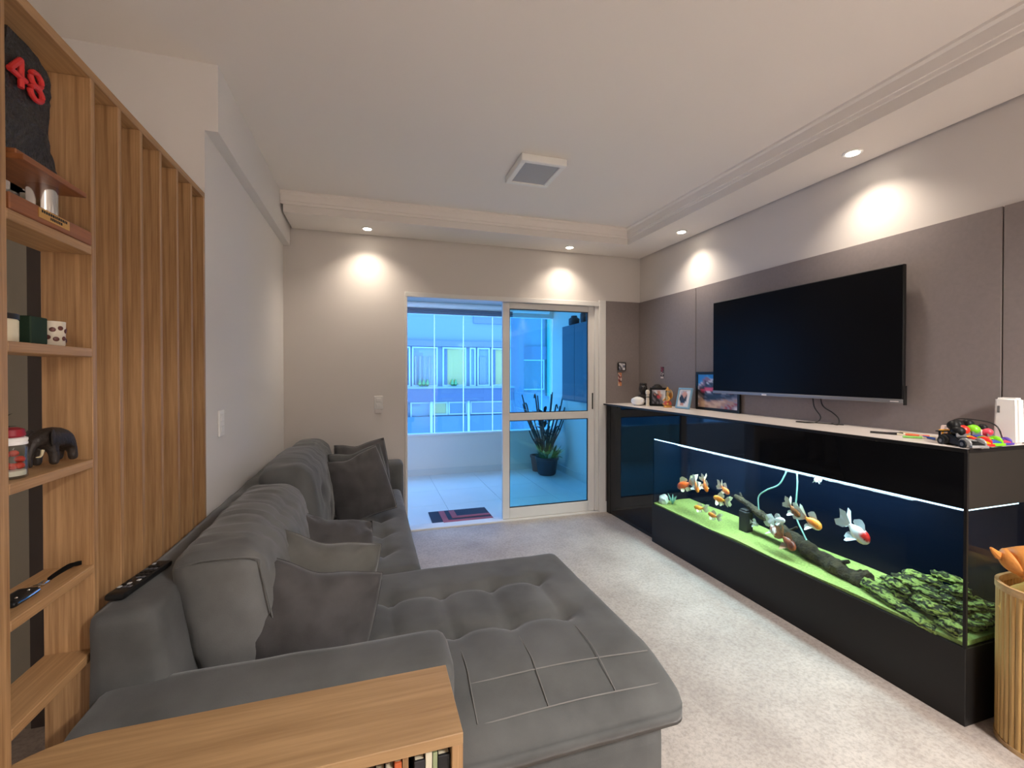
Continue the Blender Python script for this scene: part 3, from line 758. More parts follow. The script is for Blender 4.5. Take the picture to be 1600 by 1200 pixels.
def pillow(w, h, th, M, seed, m, label, wr=.006):
    n = 30; b = bmesh.new(); grids = []
    for s in (1, -1):
        G = []
        for j in range(n+1):
            row = []
            for i in range(n+1):
                u = 2*i/n-1; v = 2*j/n-1
                edge = i in (0, n) or j in (0, n)
                if s == -1 and edge: row.append(grids[0][j][i]); continue
                x = w/2*u*(1+.045*(1-v*v)*abs(u)**2); y = h/2*v*(1-.065*(1-u*u)*abs(v)**2)
                y -= .05*h*math.exp(-((u+.15)/.38)**2)*max(0, v)**2
                z = s*th/2*(max(0, (1-u*u)*(1-v*v)))**.62
                a = math.atan2(v, u); rad = math.hypot(u, v)
                crease = wr*rad*rad*noise.noise(Vector((a*4.5, rad*2, seed+s*3)))*(0 if edge else 1)
                z += s*crease+s*wr*.9*noise.noise(Vector((u*3, v*3, seed*2.3+s)))*(0 if edge else 1)
                row.append(b.verts.new(M @ Vector((x, y, z))))
            G.append(row)
        grids.append(G)
    for s, G in zip((1, -1), grids):
        for j in range(n):
            for i in range(n):
                f = [G[j][i], G[j][i+1], G[j+1][i+1], G[j+1][i]]
                b.faces.new(f if s == 1 else f[::-1])
    G = grids[0]
    ring = [G[0][i].co.copy() for i in range(n)]+[G[j][n].co.copy() for j in range(n)]+[G[n][n-i].co.copy() for i in range(n)]+[G[n-j][0].co.copy() for j in range(n+1)]
    o = tag(O('throw_pillow', b, m, None, 'all'), label, 'pillow', 'throw pillows on the sofa')
    O('seam', tube(ring[::2]+[ring[-1]], .0022, 5, 0), m, o, True)
    return o
def PM(c, nrm, roll=0):
    """pillow frame: local z = nrm, local y up"""
    z = Vector(nrm).normalized(); x = Vector((0, 0, 1)).cross(z).normalized(); y = z.cross(x)
    return Matrix.Translation(c) @ Matrix((x, y, z)).transposed().to_4x4() @ Matrix.Rotation(R(roll), 4, 'Z')
pillow(.37, .35, .24, PM((-.185, 1.590, .590), (.12, -1, .34), -17), 1, 'pillow_dark', 'dark grey pillow leaning on the near sofa arm', .014)
pillow(.38, .37, .22, PM((-.190, 1.800, .605), (.14, -1, .36), -17), 2, 'pillow_olive', 'olive grey pillow right behind the front dark pillow', .014)
pillow(.38, .38, .22, PM((-.185, 2.24, .565), (.42, -.80, .70), -22), 3, 'pillow_dark', 'dark wrinkled pillow slumped against the middle back cushion', .022)
pillow(.37, .45, .21, PM((-.075, 3.16, .655), (.15, -1, .34), 15), 4, 'pillow_dark', 'square dark pillow standing upright at the far end of the sofa', .010)
pillow(.36, .42, .15, PM((-.075, 3.37, .665), (.12, -1, .28), 10), 5, 'sofa', 'grey pillow just behind the upright far pillow', .010)
pillow(.36, .42, .15, PM((-.060, 3.56, .685), (.10, -1, .24), 6), 6, 'pillow_dark', 'rearmost pillow of the far stack against the sofa arm', .010)

# remote control on the back rest
t = T('remote_control', (-.60, 1.58, .8), 'black remote control lying on the sofa back', 'remote')
M = Matrix.Translation((-.637, 1.56, .8065)) @ Matrix.Rotation(R(-8), 4, 'Z')
O('body', xf(rbox((-.024, -.115, -.009), (.024, .115, .010), .008, .01), M), 'black_plastic', t, True)
mat('key_grey', lin((90, 90, 96)), .5); mat('key_white', lin((190, 190, 190)), .5)
for j in range(9):
    for i in range(3):
        if (i+j) % 7 == 3: continue
        O('key', xf(box(-.017+.0125*i, -.008+.0125*i, -.075+.019*j, -.064+.019*j, .0095, .012, .001), M), 'key_white' if (i*5+j*3) % 8 == 0 else 'black_satin' if j % 3 else 'key_grey', t)

# ------------------------------------------------------------------ low oak bookcase against the sofa arm
t = T('low_bookcase', (-.2, 1.08, 0), 'low oak bookcase with a rounded end against the sofa arm', 'bookcase')
prof = [(.190, .962), (.190, 1.203), (-.56, 1.203)]
for k in range(1, 9):
    a = R(90+90*k/8); prof.append((-.56+.16*math.cos(a), 1.08+.123*math.sin(a)))
prof += [(-.72, 1.06), (-.70, .99), (-.66, .962)]
b = prism(prof, 'z', .592, .618); bmesh.ops.bevel(b, geom=[e for e in b.edges], offset=.0015, segments=1, affect='EDGES')
O('top', b, 'oak_x', t)
O('side_panel', box(.165, .190, .964, 1.203, 0, .592, .0015), 'oak_z', t)
O('side_panel', box(-.60, -.575, .964, 1.203, 0, .592, .0015), 'oak_z', t)
O('back_panel', box(-.575, .165, 1.185, 1.203, 0, .592), 'oak_x', t)
O('bottom_board', box(-.575, .165, .964, 1.185, .02, .045), 'oak_x', t)
O('middle_board', box(-.575, .165, .97, 1.185, .29, .312), 'oak_x', t)
O('divider', box(.062, .074, .975, 1.185, .312, .592), 'oak_z', t)
bk = random.Random(11); x = .163
cols = [('black', (24, 24, 26), .026), ('pale green', (150, 160, 120), .010), ('cream', (214, 205, 180), .014), ('dark grey', (44, 42, 44), .022)]
cols2 = [('orange', (196, 96, 48), .015), ('white', (214, 212, 206), .016), ('dark blue', (30, 36, 52), .020), ('beige', (196, 176, 138), .014), ('brown', (112, 74, 48), .018), ('grey', (128, 128, 128), .02), ('red', (150, 40, 40), .016), ('navy', (34, 44, 84), .02)]
def book(x1, w, col, h, label, i):
    m = mat('book_cover_%d' % i, lin(col), .6)
    t = T('book', (x1-w/2, 1.07, .3125), label, 'book', 'books in the low bookcase')
    O('cover', box(x1-w, x1, .975, 1.16, .3125, .3125+h, .001), m, t)
    O('pages', box(x1-w+.002, x1-.002, .981, 1.162, .3145, .3125+h+.0004), 'cream', t)
for i, (nm, c, w) in enumerate(cols):
    book(x, w, c, .255+.01*(i % 3), nm+' book upright in the right bay of the low bookcase', i); x -= w+.0015
x = .060
for i, (nm, c, w) in enumerate(cols2):
    book(x, w, c, .262-.012*(i % 4), nm+' book upright in the left bay of the low bookcase', 20+i); x -= w+.0015

# ------------------------------------------------------------------ television
t = T('television', (2.62, 2.27, 1.25), 'large black flat television on the grey panel wall', 'television')
ty0, ty1, tz0, tz1, tx = 1.602, 2.948, 1.250, 1.967, 2.606
O('housing', box(tx, tx+.022, ty0, ty1, tz0+.012, tz1, .003), 'black_plastic', t)
mat('tv_screen', (.006, .006, .007), .3, spec=.04)
O('screen', box(tx-.0012, tx, ty0+.006, ty1-.006, tz0+.024, tz1-.006), 'tv_screen', t)
O('bottom_trim', box(tx-.003, tx+.020, ty0, ty1, tz0, tz0+.020, .002), 'silver_trim', t)
O('maker_mark', box(tx-.0045, tx-.003, 2.435, 2.475, tz0+.002, tz0+.012, .001), 'top_white', t)
O('maker_mark', box(tx-.0042, tx-.003, 1.62, 1.66, tz0+.006, tz0+.010), 'top_white', t)
O('wall_bracket', box(tx+.022, XR-.013, 2.05, 2.50, 1.45, 1.80), 'black_plastic', t)
O('side_cap', box(tx+.0, tx+.024, ty0-.004, ty0, tz0-.01, tz0+.09, .001), 'black_plastic', t)
ZT = 1.104
for k, pts in enumerate(([(2.645, 2.13, 1.30), (2.640, 2.115, 1.20), (2.60, 2.04, 1.14), (2.54, 2.03, ZT+.006), (2.50, 2.10, ZT+.004), (2.52, 2.12, ZT+.004), (2.56, 1.98, ZT+.005), (2.60, 1.90, ZT+.004)],
                         [(2.645, 2.08, 1.30), (2.640, 2.06, 1.21), (2.62, 1.98, 1.17), (2.60, 1.93, 1.14), (2.57, 1.91, ZT+.006), (2.60, 1.97, ZT+.004)])):
    tag(O('power_cable', tube(pts, .0035, 6, 8), 'black_rubber', None, True), ('black cable looping from the television to the cabinet top' if k == 0 else 'shorter black cable hanging under the television'), 'cable')

# ------------------------------------------------------------------ aquarium and black cabinet
AX, AY0, AY1 = 2.242, 1.152, 3.235
ZG, ZL = .312, .864
t = T('aquarium', (2.45, 2.2, 0), 'long black aquarium with a lit waterline along the right wall', 'aquarium')
XW = XR-.014
O('base', box(AX, XW, AY0, AY1, 0.0, ZG, .002), 'black_satin', t)
O('front_glass', box(AX, AX+.010, AY0+.010, AY1, ZG, ZL), 'tank_glass', t)
O('end_glass', box(AX+.010, XW-.05, AY0, AY0+.010, ZG, ZL), 'tank_glass', t)
O('corner_silicone', box(AX-.0005, AX+.010, AY0-.0005, AY0+.010, ZG, 1.09), 'black_satin', t)
O('back_glass', box(XW-.05, XW-.04, AY0, AY1, ZG, ZL), 'tank_back', t)
O('far_glass', box(AX+.010, XW-.05, AY1-.012, AY1, ZG, ZL), 'tank_back', t)
b = box(AX, AX+.012, AY0+.010, AY1, ZL, 1.088, .001); b = box(AX+.012, XW, AY0+.012, AY1, 1.06, 1.088, bm=b)
O('hood', b, 'black_gloss', t)
mat('hood_end', lin((42, 39, 35)), .45)  # black hood lightened: reflected room light put into the end face colour
O('hood_end_panel', box(AX+.012, XW, AY0, AY0+.012, ZL, 1.088, .001), 'hood_end', t)
lb = O('light_bar', box(AX+.012, AX+.019, AY0+.02, AY1-.015, ZL-.010, ZL-.002), 'led', t)  # glowing bar imitates the bright water edge, not a lamp
mat('led_dim', (.8, .9, 1), .5, emit=(.5, .8, .9), estr=2.2)
O('end_light_bar', box(AX+.03, XW-.06, AY0+.012, AY0+.017, ZL-.010, ZL-.003), 'led_dim', t)  # dimmer glow imitating the water edge along the end glass
O('water', box(AX+.011, XW-.051, AY0+.011, AY1-.013, ZG+.001, ZL-.016), 'water', t)
l = bpy.data.lights.new('tank_light', 'AREA'); l.shape = 'RECTANGLE'; l.size = .10; l.size_y = 1.72; l.energy = 15; l.color = (.72, .92, 1.0)
lo = bpy.data.objects.new('tank_light', l); COL.objects.link(lo); lo.parent = t; lo.location = Vector((2.42, 2.32, ZL+.03))-WL[t.as_pointer()]
O('lamp_housing', box(2.36, 2.48, 1.18, 3.2, ZL+.032, ZL+.06), 'white_paint', t)
# sand bed
b = bmesh.new(); n1, n2 = 20, 110; G = []
for i in range(n1+1):
    row = []
    for j in range(n2+1):
        x = AX+.0115+(XW-.052-AX-.0115)*i/n1; y = AY0+.0115+(AY1-.0135-AY0-.0115)*j/n2
        z = ZG+.012+.010*noise.noise(Vector((x*6, y*3, 0)))+.012*i/n1
        row.append(b.verts.new((x, y, z)))
    G.append(row)
for i in range(n1):
    for j in range(n2): b.faces.new((G[i][j], G[i+1][j], G[i+1][j+1], G[i][j+1]))
ext = bmesh.ops.extrude_face_region(b, geom=b.faces[:])
for v in [g_ for g_ in ext['geom'] if isinstance(g_, bmesh.types.BMVert)]: v.co.z = ZG+.0012
bmesh.ops.recalc_face_normals(b, faces=b.faces)
o = O('aquarium_sand', b, 'sand', None, True); tag(o, 'pale green lit sand bed on the aquarium floor', 'sand'); o['kind'] = 'stuff'
# black cabinet beyond the tank
t = T('black_glass_cabinet', (2.48, 3.65, 0), 'glossy black cabinet between the aquarium and the corner', 'cabinet')
CX = 2.285
O('body', box(CX+.018, XW, AY1+.004, YB-.016, .0, 1.086, .001), 'black_satin', t)
O('door_panel', box(CX, CX+.017, AY1+.02, YB-.085, .03, 1.084, .001), 'black_gloss', t)
O('end_stile', box(CX-.004, CX+.017, YB-.083, YB-.018, .0, 1.086, .001), 'black_satin', t)
O('plinth', box(CX+.004, CX+.017, AY1+.02, YB-.085, 0, .028), 'black_satin', t)
t = T('cabinet_worktop', (2.45, 2.6, 1.0885), 'long pale top over the aquarium and black cabinet', 'worktop')
O('slab', box(AX+.012, XW, AY0+.003, YB-.016, 1.0885, 1.1035, .001), 'top_white', t)
O('front_edge', box(AX-.001, AX+.012, AY0+.0, AY1, 1.0885, 1.1035, .001), 'black_satin', t)
O('end_edge', box(AX+.012, XW, AY0-.001, AY0+.003, 1.0885, 1.1035), 'black_satin', t)
O('far_front_edge', box(CX-.043, CX-.03, AY1, YB-.016, 1.0885, 1.1035, .001), 'black_satin', t)

# driftwood
t = T('driftwood_log', (2.42, 2.0, ZG+.012), 'long dark driftwood log lying across the aquarium sand', 'driftwood')
O('trunk', tube([(2.47, 2.57, .535), (2.46, 2.46, .512), (2.45, 2.30, .468), (2.44, 2.12, .418), (2.42, 1.95, .378), (2.40, 1.78, .345), (2.39, 1.62, .338)], lambda s: .014+.022*min(1, s*1.6)+.014*s*s, 14, 10, jit=.45), 'driftwood', t, True)
O('knot', ball((2.395, 1.615, .338), .040, .022, .036, 14), 'driftwood', t, True)
for p, q, r in (((2.44, 2.13, .43), (2.455, 2.07, .475), .012), ((2.40, 1.80, .37), (2.41, 1.73, .408), .016), ((2.46, 2.5, .52), (2.47, 2.53, .57), .008), ((2.40, 1.70, .36), (2.39, 1.655, .392), .014)):
    O('branch_stub', tube([p, ((p[0]+q[0])/2+.004, (p[1]+q[1])/2, (p[2]+q[2])/2), q], lambda s: r*(1-.35*s), 9, 4, jit=.4), 'driftwood', t, True)
t = T('filter_block', (2.43, 2.43, ZG+.01), 'dark square block propping the upper end of the driftwood', 'block')
O('body', box(2.405, 2.465, 2.405, 2.475, ZG+.006, .47, .006), 'dark_block', t); O('cap', box(2.412, 2.458, 2.412, 2.468, .47, .482, .004), 'dark_block', t)
for k, (pts, lab) in enumerate((([(2.45, 2.12, .855), (2.45, 2.155, .77), (2.45, 2.20, .70), (2.45, 2.29, .645), (2.45, 2.35, .585), (2.45, 2.345, .49)], 'curved pale air hose bending left from the waterline'),
                                ([(2.46, 2.085, .855), (2.46, 2.075, .75), (2.46, 2.08, .66), (2.46, 2.085, .60), (2.46, 2.08, .53), (2.45, 2.03, .46), (2.43, 1.97, .40)], 'straight pale air hose dropping from the waterline to the log'))):
    tag(O('air_hose', tube(pts, .0045, 7, 8), 'airline', None, True), lab, 'hose')
# stones
rs = random.Random(21)
stones = [(2.33, 1.50, .345, .05, .16, .022, 10, 'long flat mossy stone lying lowest at the front of the pile'),
          (2.40, 1.44, .365, .06, .14, .030, 8, 'broad mossy slab in the base of the stone pile'),
          (2.50, 1.50, .355, .07, .15, .030, 4, 'mossy slab at the back left foot of the stone pile'),
          (2.47, 1.36, .375, .07, .13, .034, -6, 'thick mossy stone in the middle layer of the pile'),
          (2.36, 1.32, .365, .05, .12, .030, 12, 'mossy stone near the aquarium end glass, middle layer'),
          (2.42, 1.425, .415, .05, .105, .020, 14, 'slanting mossy stone halfway up the pile'),
          (2.50, 1.45, .425, .055, .085, .024, 6, 'mossy stone on top of the pile at the left'),
          (2.49, 1.315, .432, .050, .060, .024, -8, 'rounded mossy stone on top of the pile beside the end glass'),
          (2.46, 1.245, .405, .050, .060, .018, -20, 'tilted mossy stone at the right shoulder of the pile'),
          (2.40, 1.22, .350, .060, .050, .022, -6, 'low mossy stone touching the end glass'),
          (2.54, 1.25, .385, .045, .060, .030, 0, 'mossy stone at the back by the end glass'),
          (2.33, 1.25, .336, .045, .06, .016, 8, 'small flat mossy stone in the front corner of the tank'),
          (2.36, 1.46, .405, .035, .060, .013, 18, 'thin mossy flake leaning on the front of the pile'),
          (2.54, 1.57, .345, .045, .060, .018, 6, 'small mossy stone behind the pile on the left'),
          (2.38, 1.36, .412, .030, .060, .014, 10, 'thin mossy flake in the centre of the pile'),
          (2.35, 1.58, .338, .025, .045, .011, 6, 'little mossy chip at the left tip of the pile'),
          (2.29, 1.36, .330, .040, .13, .016, 5, 'long low mossy ledge against the front glass'),
          (2.29, 1.22, .352, .040, .06, .022, -4, 'mossy stone wedged in the front glass corner'),
          (2.32, 1.30, .385, .045, .07, .020, 8, 'mossy stone leaning over the front ledge'),
          (2.45, 1.20, .375, .05, .045, .026, 0, 'dark mossy stone pressed to the end glass'),
          (2.55, 1.38, .452, .040, .070, .018, 4, 'mossy stone crowning the back of the pile')]
for k, (x, y, z, a, c, h, tilt, lab) in enumerate(stones):
    b = bmesh.new(); bmesh.ops.create_icosphere(b, subdivisions=4, radius=1)
    M = Matrix.Translation((x, y, z)) @ Matrix.Rotation(R(tilt), 4, 'X') @ Matrix.Rotation(R(rs.uniform(-20, 20)), 4, 'Z')
    for v in b.verts:
        p = v.co.copy()
        for i in range(3): p[i] = math.copysign(abs(p[i])**.7, p[i])
        q = Vector((p.x*a*.8, p.y*c*.8, p.z*h))
        lay = noise.noise(Vector((q.x*5, q.y*5, q.z*150+k*3)))
        q.x *= 1+.28*lay; q.y *= 1+.16*lay
        q *= 1+.30*noise.noise(q*24+Vector((k*7, 0, 0)))+.16*noise.noise(q*60+Vector((0, k*5, 0)))
        q.z += .007*noise.noise(q*70+Vector((0, k, 0)))
        v.co = M @ q
    tag(O('aquarium_stone', b, 'moss_stone', None, True), lab, 'stone', 'mossy stone pile')
b = bmesh.new(); bmesh.ops.create_icosphere(b, subdivisions=3, radius=1)
for v in b.verts: v.co = Vector((2.31, 3.17, .36))+Vector((v.co.x*.035, v.co.y*.04, v.co.z*.045))*(1+.3*noise.noise(v.co*2))
tag(O('white_ornament_stone', b, 'white_rock', None, True), 'small white stone at the far left end of the aquarium', 'stone')
t = T('aquarium_plant', (2.36, 3.12, ZG+.02), 'tiny bluish plant beside the white aquarium stone', 'plant')
for k in range(7): blade((2.36, 3.12, ZG+.02), (math.cos(k*.9)*.5, math.sin(k*.9)*.5, 1), .09+.01*(k % 3), .016, .15, 'airline', t)

# goldfish: body, fins and tail one continuous skin, eyes as parts
def fish(c, L, head, pitch, pal, label, bend=0, fat=.42, seed=0, tailcol=None, tl=1.0):
    """head: heading angle in the y-z plane measured from -y (right in view) with yaw towards the room"""
    b = bmesh.new(); n = 14; secs = []
    S_ = [(-.5, .02), (-.46, .10), (-.38, .17), (-.25, .22), (-.08, .235), (.08, .21), (.22, .15), (.34, .085), (.42, .06)]
    cl = b.loops.layers.float_color.new('Col')
    for s, r in S_:
        ring = []
        for k in range(n):
            a = 2*math.pi*k/n
            ring.append(b.verts.new((s*L, bend*L*max(0, s)**2*1.2+r*L*.78*math.cos(a)*(fat/.42), r*L*1.12*math.sin(a)*(fat/.42)-.02*L)))
        secs.append(ring)
    for a, d in zip(secs, secs[1:]):
        for k in range(n): b.faces.new((a[k], a[(k+1) % n], d[(k+1) % n], d[k]))
    b.faces.new(secs[0][::-1]); b.faces.new(secs[-1])
    nb = len(b.faces)
    def fin(root0, root1, tip_pts, thick=.004):
        A = [Vector(root0)*L, Vector(root1)*L]; Tt = [Vector(p)*L for p in tip_pts]; m_ = len(Tt)
        rows = []
        for i in range(5):
            s = i/4; row = []
            for j in range(m_):
                rt = A[0].lerp(A[1], j/(m_-1)); p = rt.lerp(rt+(Tt[j]-rt)*1.28, s)
                p.y += .03*L*math.sin(j*2.1+seed)*s
                row.append(b.verts.new(p+Vector((0, bend*L*max(0, p.x/L)**2*.8, 0))))
            rows.append(row)
        for r0, r1 in zip(rows, rows[1:]):
            for j in range(m_-1): b.faces.new((r0[j], r0[j+1], r1[j+1], r1[j]))
    fin((-.22, 0, .20), (.20, 0, .13), [(-.10, 0, .42), (.05, .01, .46), (.18, 0, .40), (.30, 0, .28), (.32, 0, .18)])
    for s in (-1, 1):
        fin((.38, .02*s, .05), (.40, .02*s, -.06), [(.62*tl, .10*s, .34), (.80*tl, .16*s, .30), (.74*tl, .13*s, .12), (.66*tl, .12*s, .02), (.78*tl, .16*s, -.14), (.70*tl, .12*s, -.30), (.50*tl, .06*s, -.22)])
        fin((-.22, .14*s, -.12), (-.12, .14*s, -.16), [(-.10, .34*s, -.30), (.0, .34*s, -.36), (.06, .26*s, -.32), (.04, .18*s, -.22)])
        fin((.04, .08*s, -.20), (.14, .06*s, -.18), [(.12, .14*s, -.40), (.22, .15*s, -.40), (.28, .10*s, -.30), (.24, .06*s, -.2)])
    tcol = lin(tailcol or pal['fin'])
    b.faces.ensure_lookup_table()
    for i, f in enumerate(b.faces):
        for lp in f.loops:
            p = lp.vert.co/L
            if i < nb:
                q = noise.noise(Vector((p.x*5+seed, p.y*5, p.z*5)))
                cA = pal['cap'] if ('cap' in pal and p.x < -.22 and p.z > .0) else (pal['b'] if q > pal.get('t', .15) else pal['a'])
                if p.z < -.12 and 'belly' in pal: cA = pal['belly']
                lp[cl] = (*lin(cA), 1)
            else:
                k = min(1, max(abs(p.z)/.3, (p.x-.35)/.3, abs(p.y)/.25)); base = lin(pal['a'])
                lp[cl] = (*[base[j]*(1-k)+tcol[j]*k for j in range(3)], 1)
    hd = R(head); d = Vector((math.sin(hd)*-1, -math.cos(hd), 0))       # swimming direction in plan
    fwd = (d*math.cos(R(pitch))+Vector((0, 0, math.sin(R(pitch))))).normalized()
    X = -fwd; Y = Vector((0, 0, 1)).cross(X).normalized(); Z = X.cross(Y)
    M = Matrix.Translation(c) @ Matrix((X, Y, Z)).transposed().to_4x4()
    xf(b, M)
    o = tag(O('goldfish', b, 'fish_skin', None, True), label, 'fish', 'goldfish in the aquarium')
    for s in (-1, 1): O('eye', ball(M @ Vector((-.39*L, .125*L*s*(fat/.42), .05*L)), .022*L, n=8), 'black_plastic', o, True)
    return o
OR = dict(a=(238, 130, 30), b=(226, 96, 24), fin=(236, 226, 196)); YE = dict(a=(236, 168, 40), b=(222, 120, 24), fin=(214, 220, 180))
OW = dict(a=(240, 150, 50), b=(232, 108, 30), fin=(228, 240, 228), belly=(240, 226, 196)); WH = dict(a=(236, 240, 232), b=(220, 226, 222), fin=(226, 238, 236))
WR = dict(a=(236, 238, 232), b=(228, 226, 220), fin=(214, 232, 238), cap=(214, 42, 34), belly=(240, 222, 180))
BR = dict(a=(150, 88, 36), b=(66, 50, 28), fin=(214, 220, 200)); BW = dict(a=(226, 222, 206), b=(150, 64, 48), fin=(216, 226, 206), t=.05); RB = dict(a=(150, 74, 40), b=(96, 44, 28), fin=(170, 130, 90))
fish((2.40, 1.675, .582), .135, 8, -28, WR, 'white goldfish with a red cap, largest in the tank', 0, .46, 1)
fish((2.40, 1.925, .556), .115, 5, -14, OW, 'orange headed goldfish with long white tail above the log', 0, .42, 2, tl=1.2)
fish((2.40, 2.040, .590), .095, 10, -28, BR, 'dark brown goldfish with pale tail by the straight air hose', 0, .40, 3)
fish((2.42, 1.920, .800), .055, 70, 0, WH, 'small whitish goldfish close under the light strip', 0, .42, 4)
fish((2.37, 2.120, .512), .075, -10, 10, WH, 'pale white goldfish just in front of the log', 0, .40, 5)
fish((2.34, 2.135, .455), .10, 35, -20, BW, 'white goldfish with red brown patches below the log', .2, .42, 6)
fish((2.33, 2.02, .415), .115, 10, -22, RB, 'mottled red brown goldfish nosing the sand', 0, .44, 7)
fish((2.40, 2.590, .578), .095, 10, -16, OR, 'orange goldfish swimming right, highest of the far group', 0, .36, 8)
fish((2.36, 2.600, .515), .095, 165, 6, YE, 'yellow orange goldfish swimming left in the far group', 0, .36, 9)
fish((2.36, 2.835, .545), .095, 20, -48, OW, 'orange goldfish diving nose down with white tail raised', 0, .36, 10)
fish((2.39, 2.775, .563), .095, 15, -52, OR, 'second diving orange goldfish beside the other diver', 0, .36, 11)
fish((2.34, 2.960, .53), .12, 160, -26, dict(a=(232, 96, 30), b=(196, 96, 40), fin=(190, 190, 150)), 'deep orange goldfish curled at the far left of the tank', .6, .42, 12)
fish((2.30, 2.74, .418), .07, 150, 0, YE, 'small yellow goldfish hovering over the sand at the left', .3, .42, 13)
fish((2.30, 2.60, .405), .07, 165, 8, dict(a=(226, 140, 40), b=(190, 100, 40), fin=(200, 210, 170)), 'small orange goldfish low beside the small yellow one', .2, .40, 14)
fish((2.44, 2.37, .405), .06, 0, -4, WH, 'tiny white goldfish under the log beside the dark block', 0, .34, 15)

# ------------------------------------------------------------------ things on the worktop
z = ZT
def frame(name, c, w, h, bw, nrm, tilt, m, pic, pal, label, mount=None):
    """picture frame standing on the worktop; c = bottom centre, nrm = facing angle in plan (deg from -x towards -y), tilt back"""
    a = R(nrm); zv = Vector((-math.cos(a), -math.sin(a), 0)); zv = (zv*math.cos(R(tilt))+Vector((0, 0, math.sin(R(tilt))))).normalized()
    xv = Vector((0, 0, 1)).cross(zv).normalized(); yv = zv.cross(xv)
    M = Matrix.Translation(Vector(c)+Vector((0, 0, .014*math.sin(R(tilt))))) @ Matrix((xv, yv, zv)).transposed().to_4x4()
    t = T(name, c, label, 'picture frame')
    b = box(-w/2, w/2, 0, bw, -.012, .004, .001); b = box(-w/2, w/2, h-bw, h, -.012, .004, .001, bm=b)
    b = box(-w/2, -w/2+bw, bw, h-bw, -.012, .004, .001, bm=b); b = box(w/2-bw, w/2, bw, h-bw, -.012, .004, .001, bm=b)
    O('frame', xf(b, M), m, t)
    O('backing', xf(box(-w/2+bw*.5, w/2-bw*.5, bw*.5, h-bw*.5, -.012, -.002), M), 'black_plastic', t)
    if mount: O('mount', xf(box(-w/2+bw, w/2-bw, bw, h-bw, -.003, -.0012), M), mount, t); bw += .012
    O('print', printed(pic, M @ Matrix.Translation((0, h/2, -.0008)), w-2*bw, h-2*bw, pal), 'print', t)
    return t
pc = {'B': (40, 130, 200), 'b': (90, 165, 215), 'W': (215, 205, 210), 'P': (140, 100, 120), 'D': (34, 34, 40), 'R': (214, 70, 96), 'r': (150, 40, 60), 'G': (90, 86, 92), 'g': (150, 138, 140), 'T': (176, 138, 118), 't': (206, 172, 142), 'K': (14, 14, 18)}
pic = ["BBBBBBBBBBBbbbbbbbb", "BBBBBbBBBBbPWWbbbbb", "BBBBPPbBBPWWDPWbbbb", "BBBPPPPWWWDDDPPPbbb", "BBbPDPWWDDDDPPPPPPb", "BBWPDWDDGDDPPDDPPPP", "bWPPDDGDGDDPDDGDDPP", "WPGDDDDDDDPRRRRDDGG", "WDDDRRRRRRRRRRRRRDG", "DGRRRRRRrrRRRRRrRRD", "GKrrDWWDDrrDWWDrrKD", "GGKKGGGGKKKKGGGGKKG", "gGGDDDDDDDDDGGDDDGG", "WgGGGKKKKDDDDDGGGgg", "ggTKKKKKDDGGgTTgggT", "gTTTgGGTTTTtttTTTTg", "TTtttTTTttttTTTgTTr", "WTtttttTTtttTTgrTrg", "gTttTTttttTTgTrgrgW"]
frame('picture_frame', (2.640, 2.945, z), .475, .315, .022, 0, 0, 'black_plastic', pic, pc, 'large black picture frame with a red car photo behind the television corner')
p2 = {'W': (225, 222, 224), 'G': (120, 118, 126), 'D': (40, 40, 48), 'S': (206, 150, 130), 'R': (200, 70, 80), 'L': (180, 176, 182), 'B': (70, 80, 110)}
frame('picture_frame', (2.53, 3.555, z), .165, .170, .020, 40, 6, 'black_plastic', ["LLWWWWWWW", "GLWWSSWWW", "GGDWSSWWW", "GDSDDSSLW", "GDDDRRSLW", "DGDDRRGLW", "DGGDDGGLW", "DDGDDDGGW", "DGDDGDGGL"], p2, 'small black picture frame leaning in the corner of the worktop', None)
mat('pale_blue', lin((130, 172, 196)), .5); mat('cream_mount', lin((222, 218, 212)), .6)
frame('picture_frame', (2.53, 3.225, z), .150, .180, .014, 8, 14, 'pale_blue', ["WWLLLLWW", "WLLSSSWW", "WLSSSSSW", "WDDSSSDW", "DDDDSDDW", "DDDDDDDW", "WDDDDDDW", "WWDDDDWW", "WWSSSWWW"], p2, 'pale blue picture frame leaning back on the worktop', 'cream_mount')
mat('gold', lin((214, 158, 82)), .35, .5); mat('figure_red', lin((196, 84, 66)), .5); mat('carved_dark', (.016, .011, .009), .4, bump=.5, bscale=140)
t = T('gold_statuette', (2.52, 3.37, z), 'seated gold and red statuette between two picture frames', 'figurine')
c = Vector((2.52, 3.405, z))
O('pedestal', lathe([(.036, 0), (.038, .008), (.030, .020)], c, 20), 'gold', t, True)
O('body', skin((lambda m_: (m_.from_pydata([c+Vector(p) for p in ((0, 0, .045), (0, 0, .085), (0, 0, .115), (0, 0, .140), (0, .034, .075), (-.028, .03, .055), (0, -.034, .075), (-.028, -.03, .055), (-.025, .035, .028), (-.034, -.01, .026), (-.025, -.035, .028))], [(0, 1), (1, 2), (2, 3), (1, 4), (4, 5), (1, 6), (6, 7), (0, 8), (8, 9), (0, 10)], []), m_)[1])(bpy.data.meshes.new('g')), [.020, .018, .011, .014, .008, .006, .008, .006, .009, .007, .009]), 'gold', t, 'all')
O('robe', lathe([(.034, 0), (.036, .010), (.029, .026), (.022, .034)], c+Vector((-.002, 0, .024)), 18), 'figure_red', t, True)
O('headdress', lathe([(.020, 0), (.018, .010), (.008, .022), (.003, .034)], c+Vector((0, 0, .150)), 16), 'gold', t, True)
O('halo', cyl(c+Vector((.020, 0, .115)), .045, .006, 28, axis='x'), 'gold', t, True)
t = T('white_round_pot', (2.42, 3.70, z), 'white squat round pot on the far end of the worktop', 'pot')
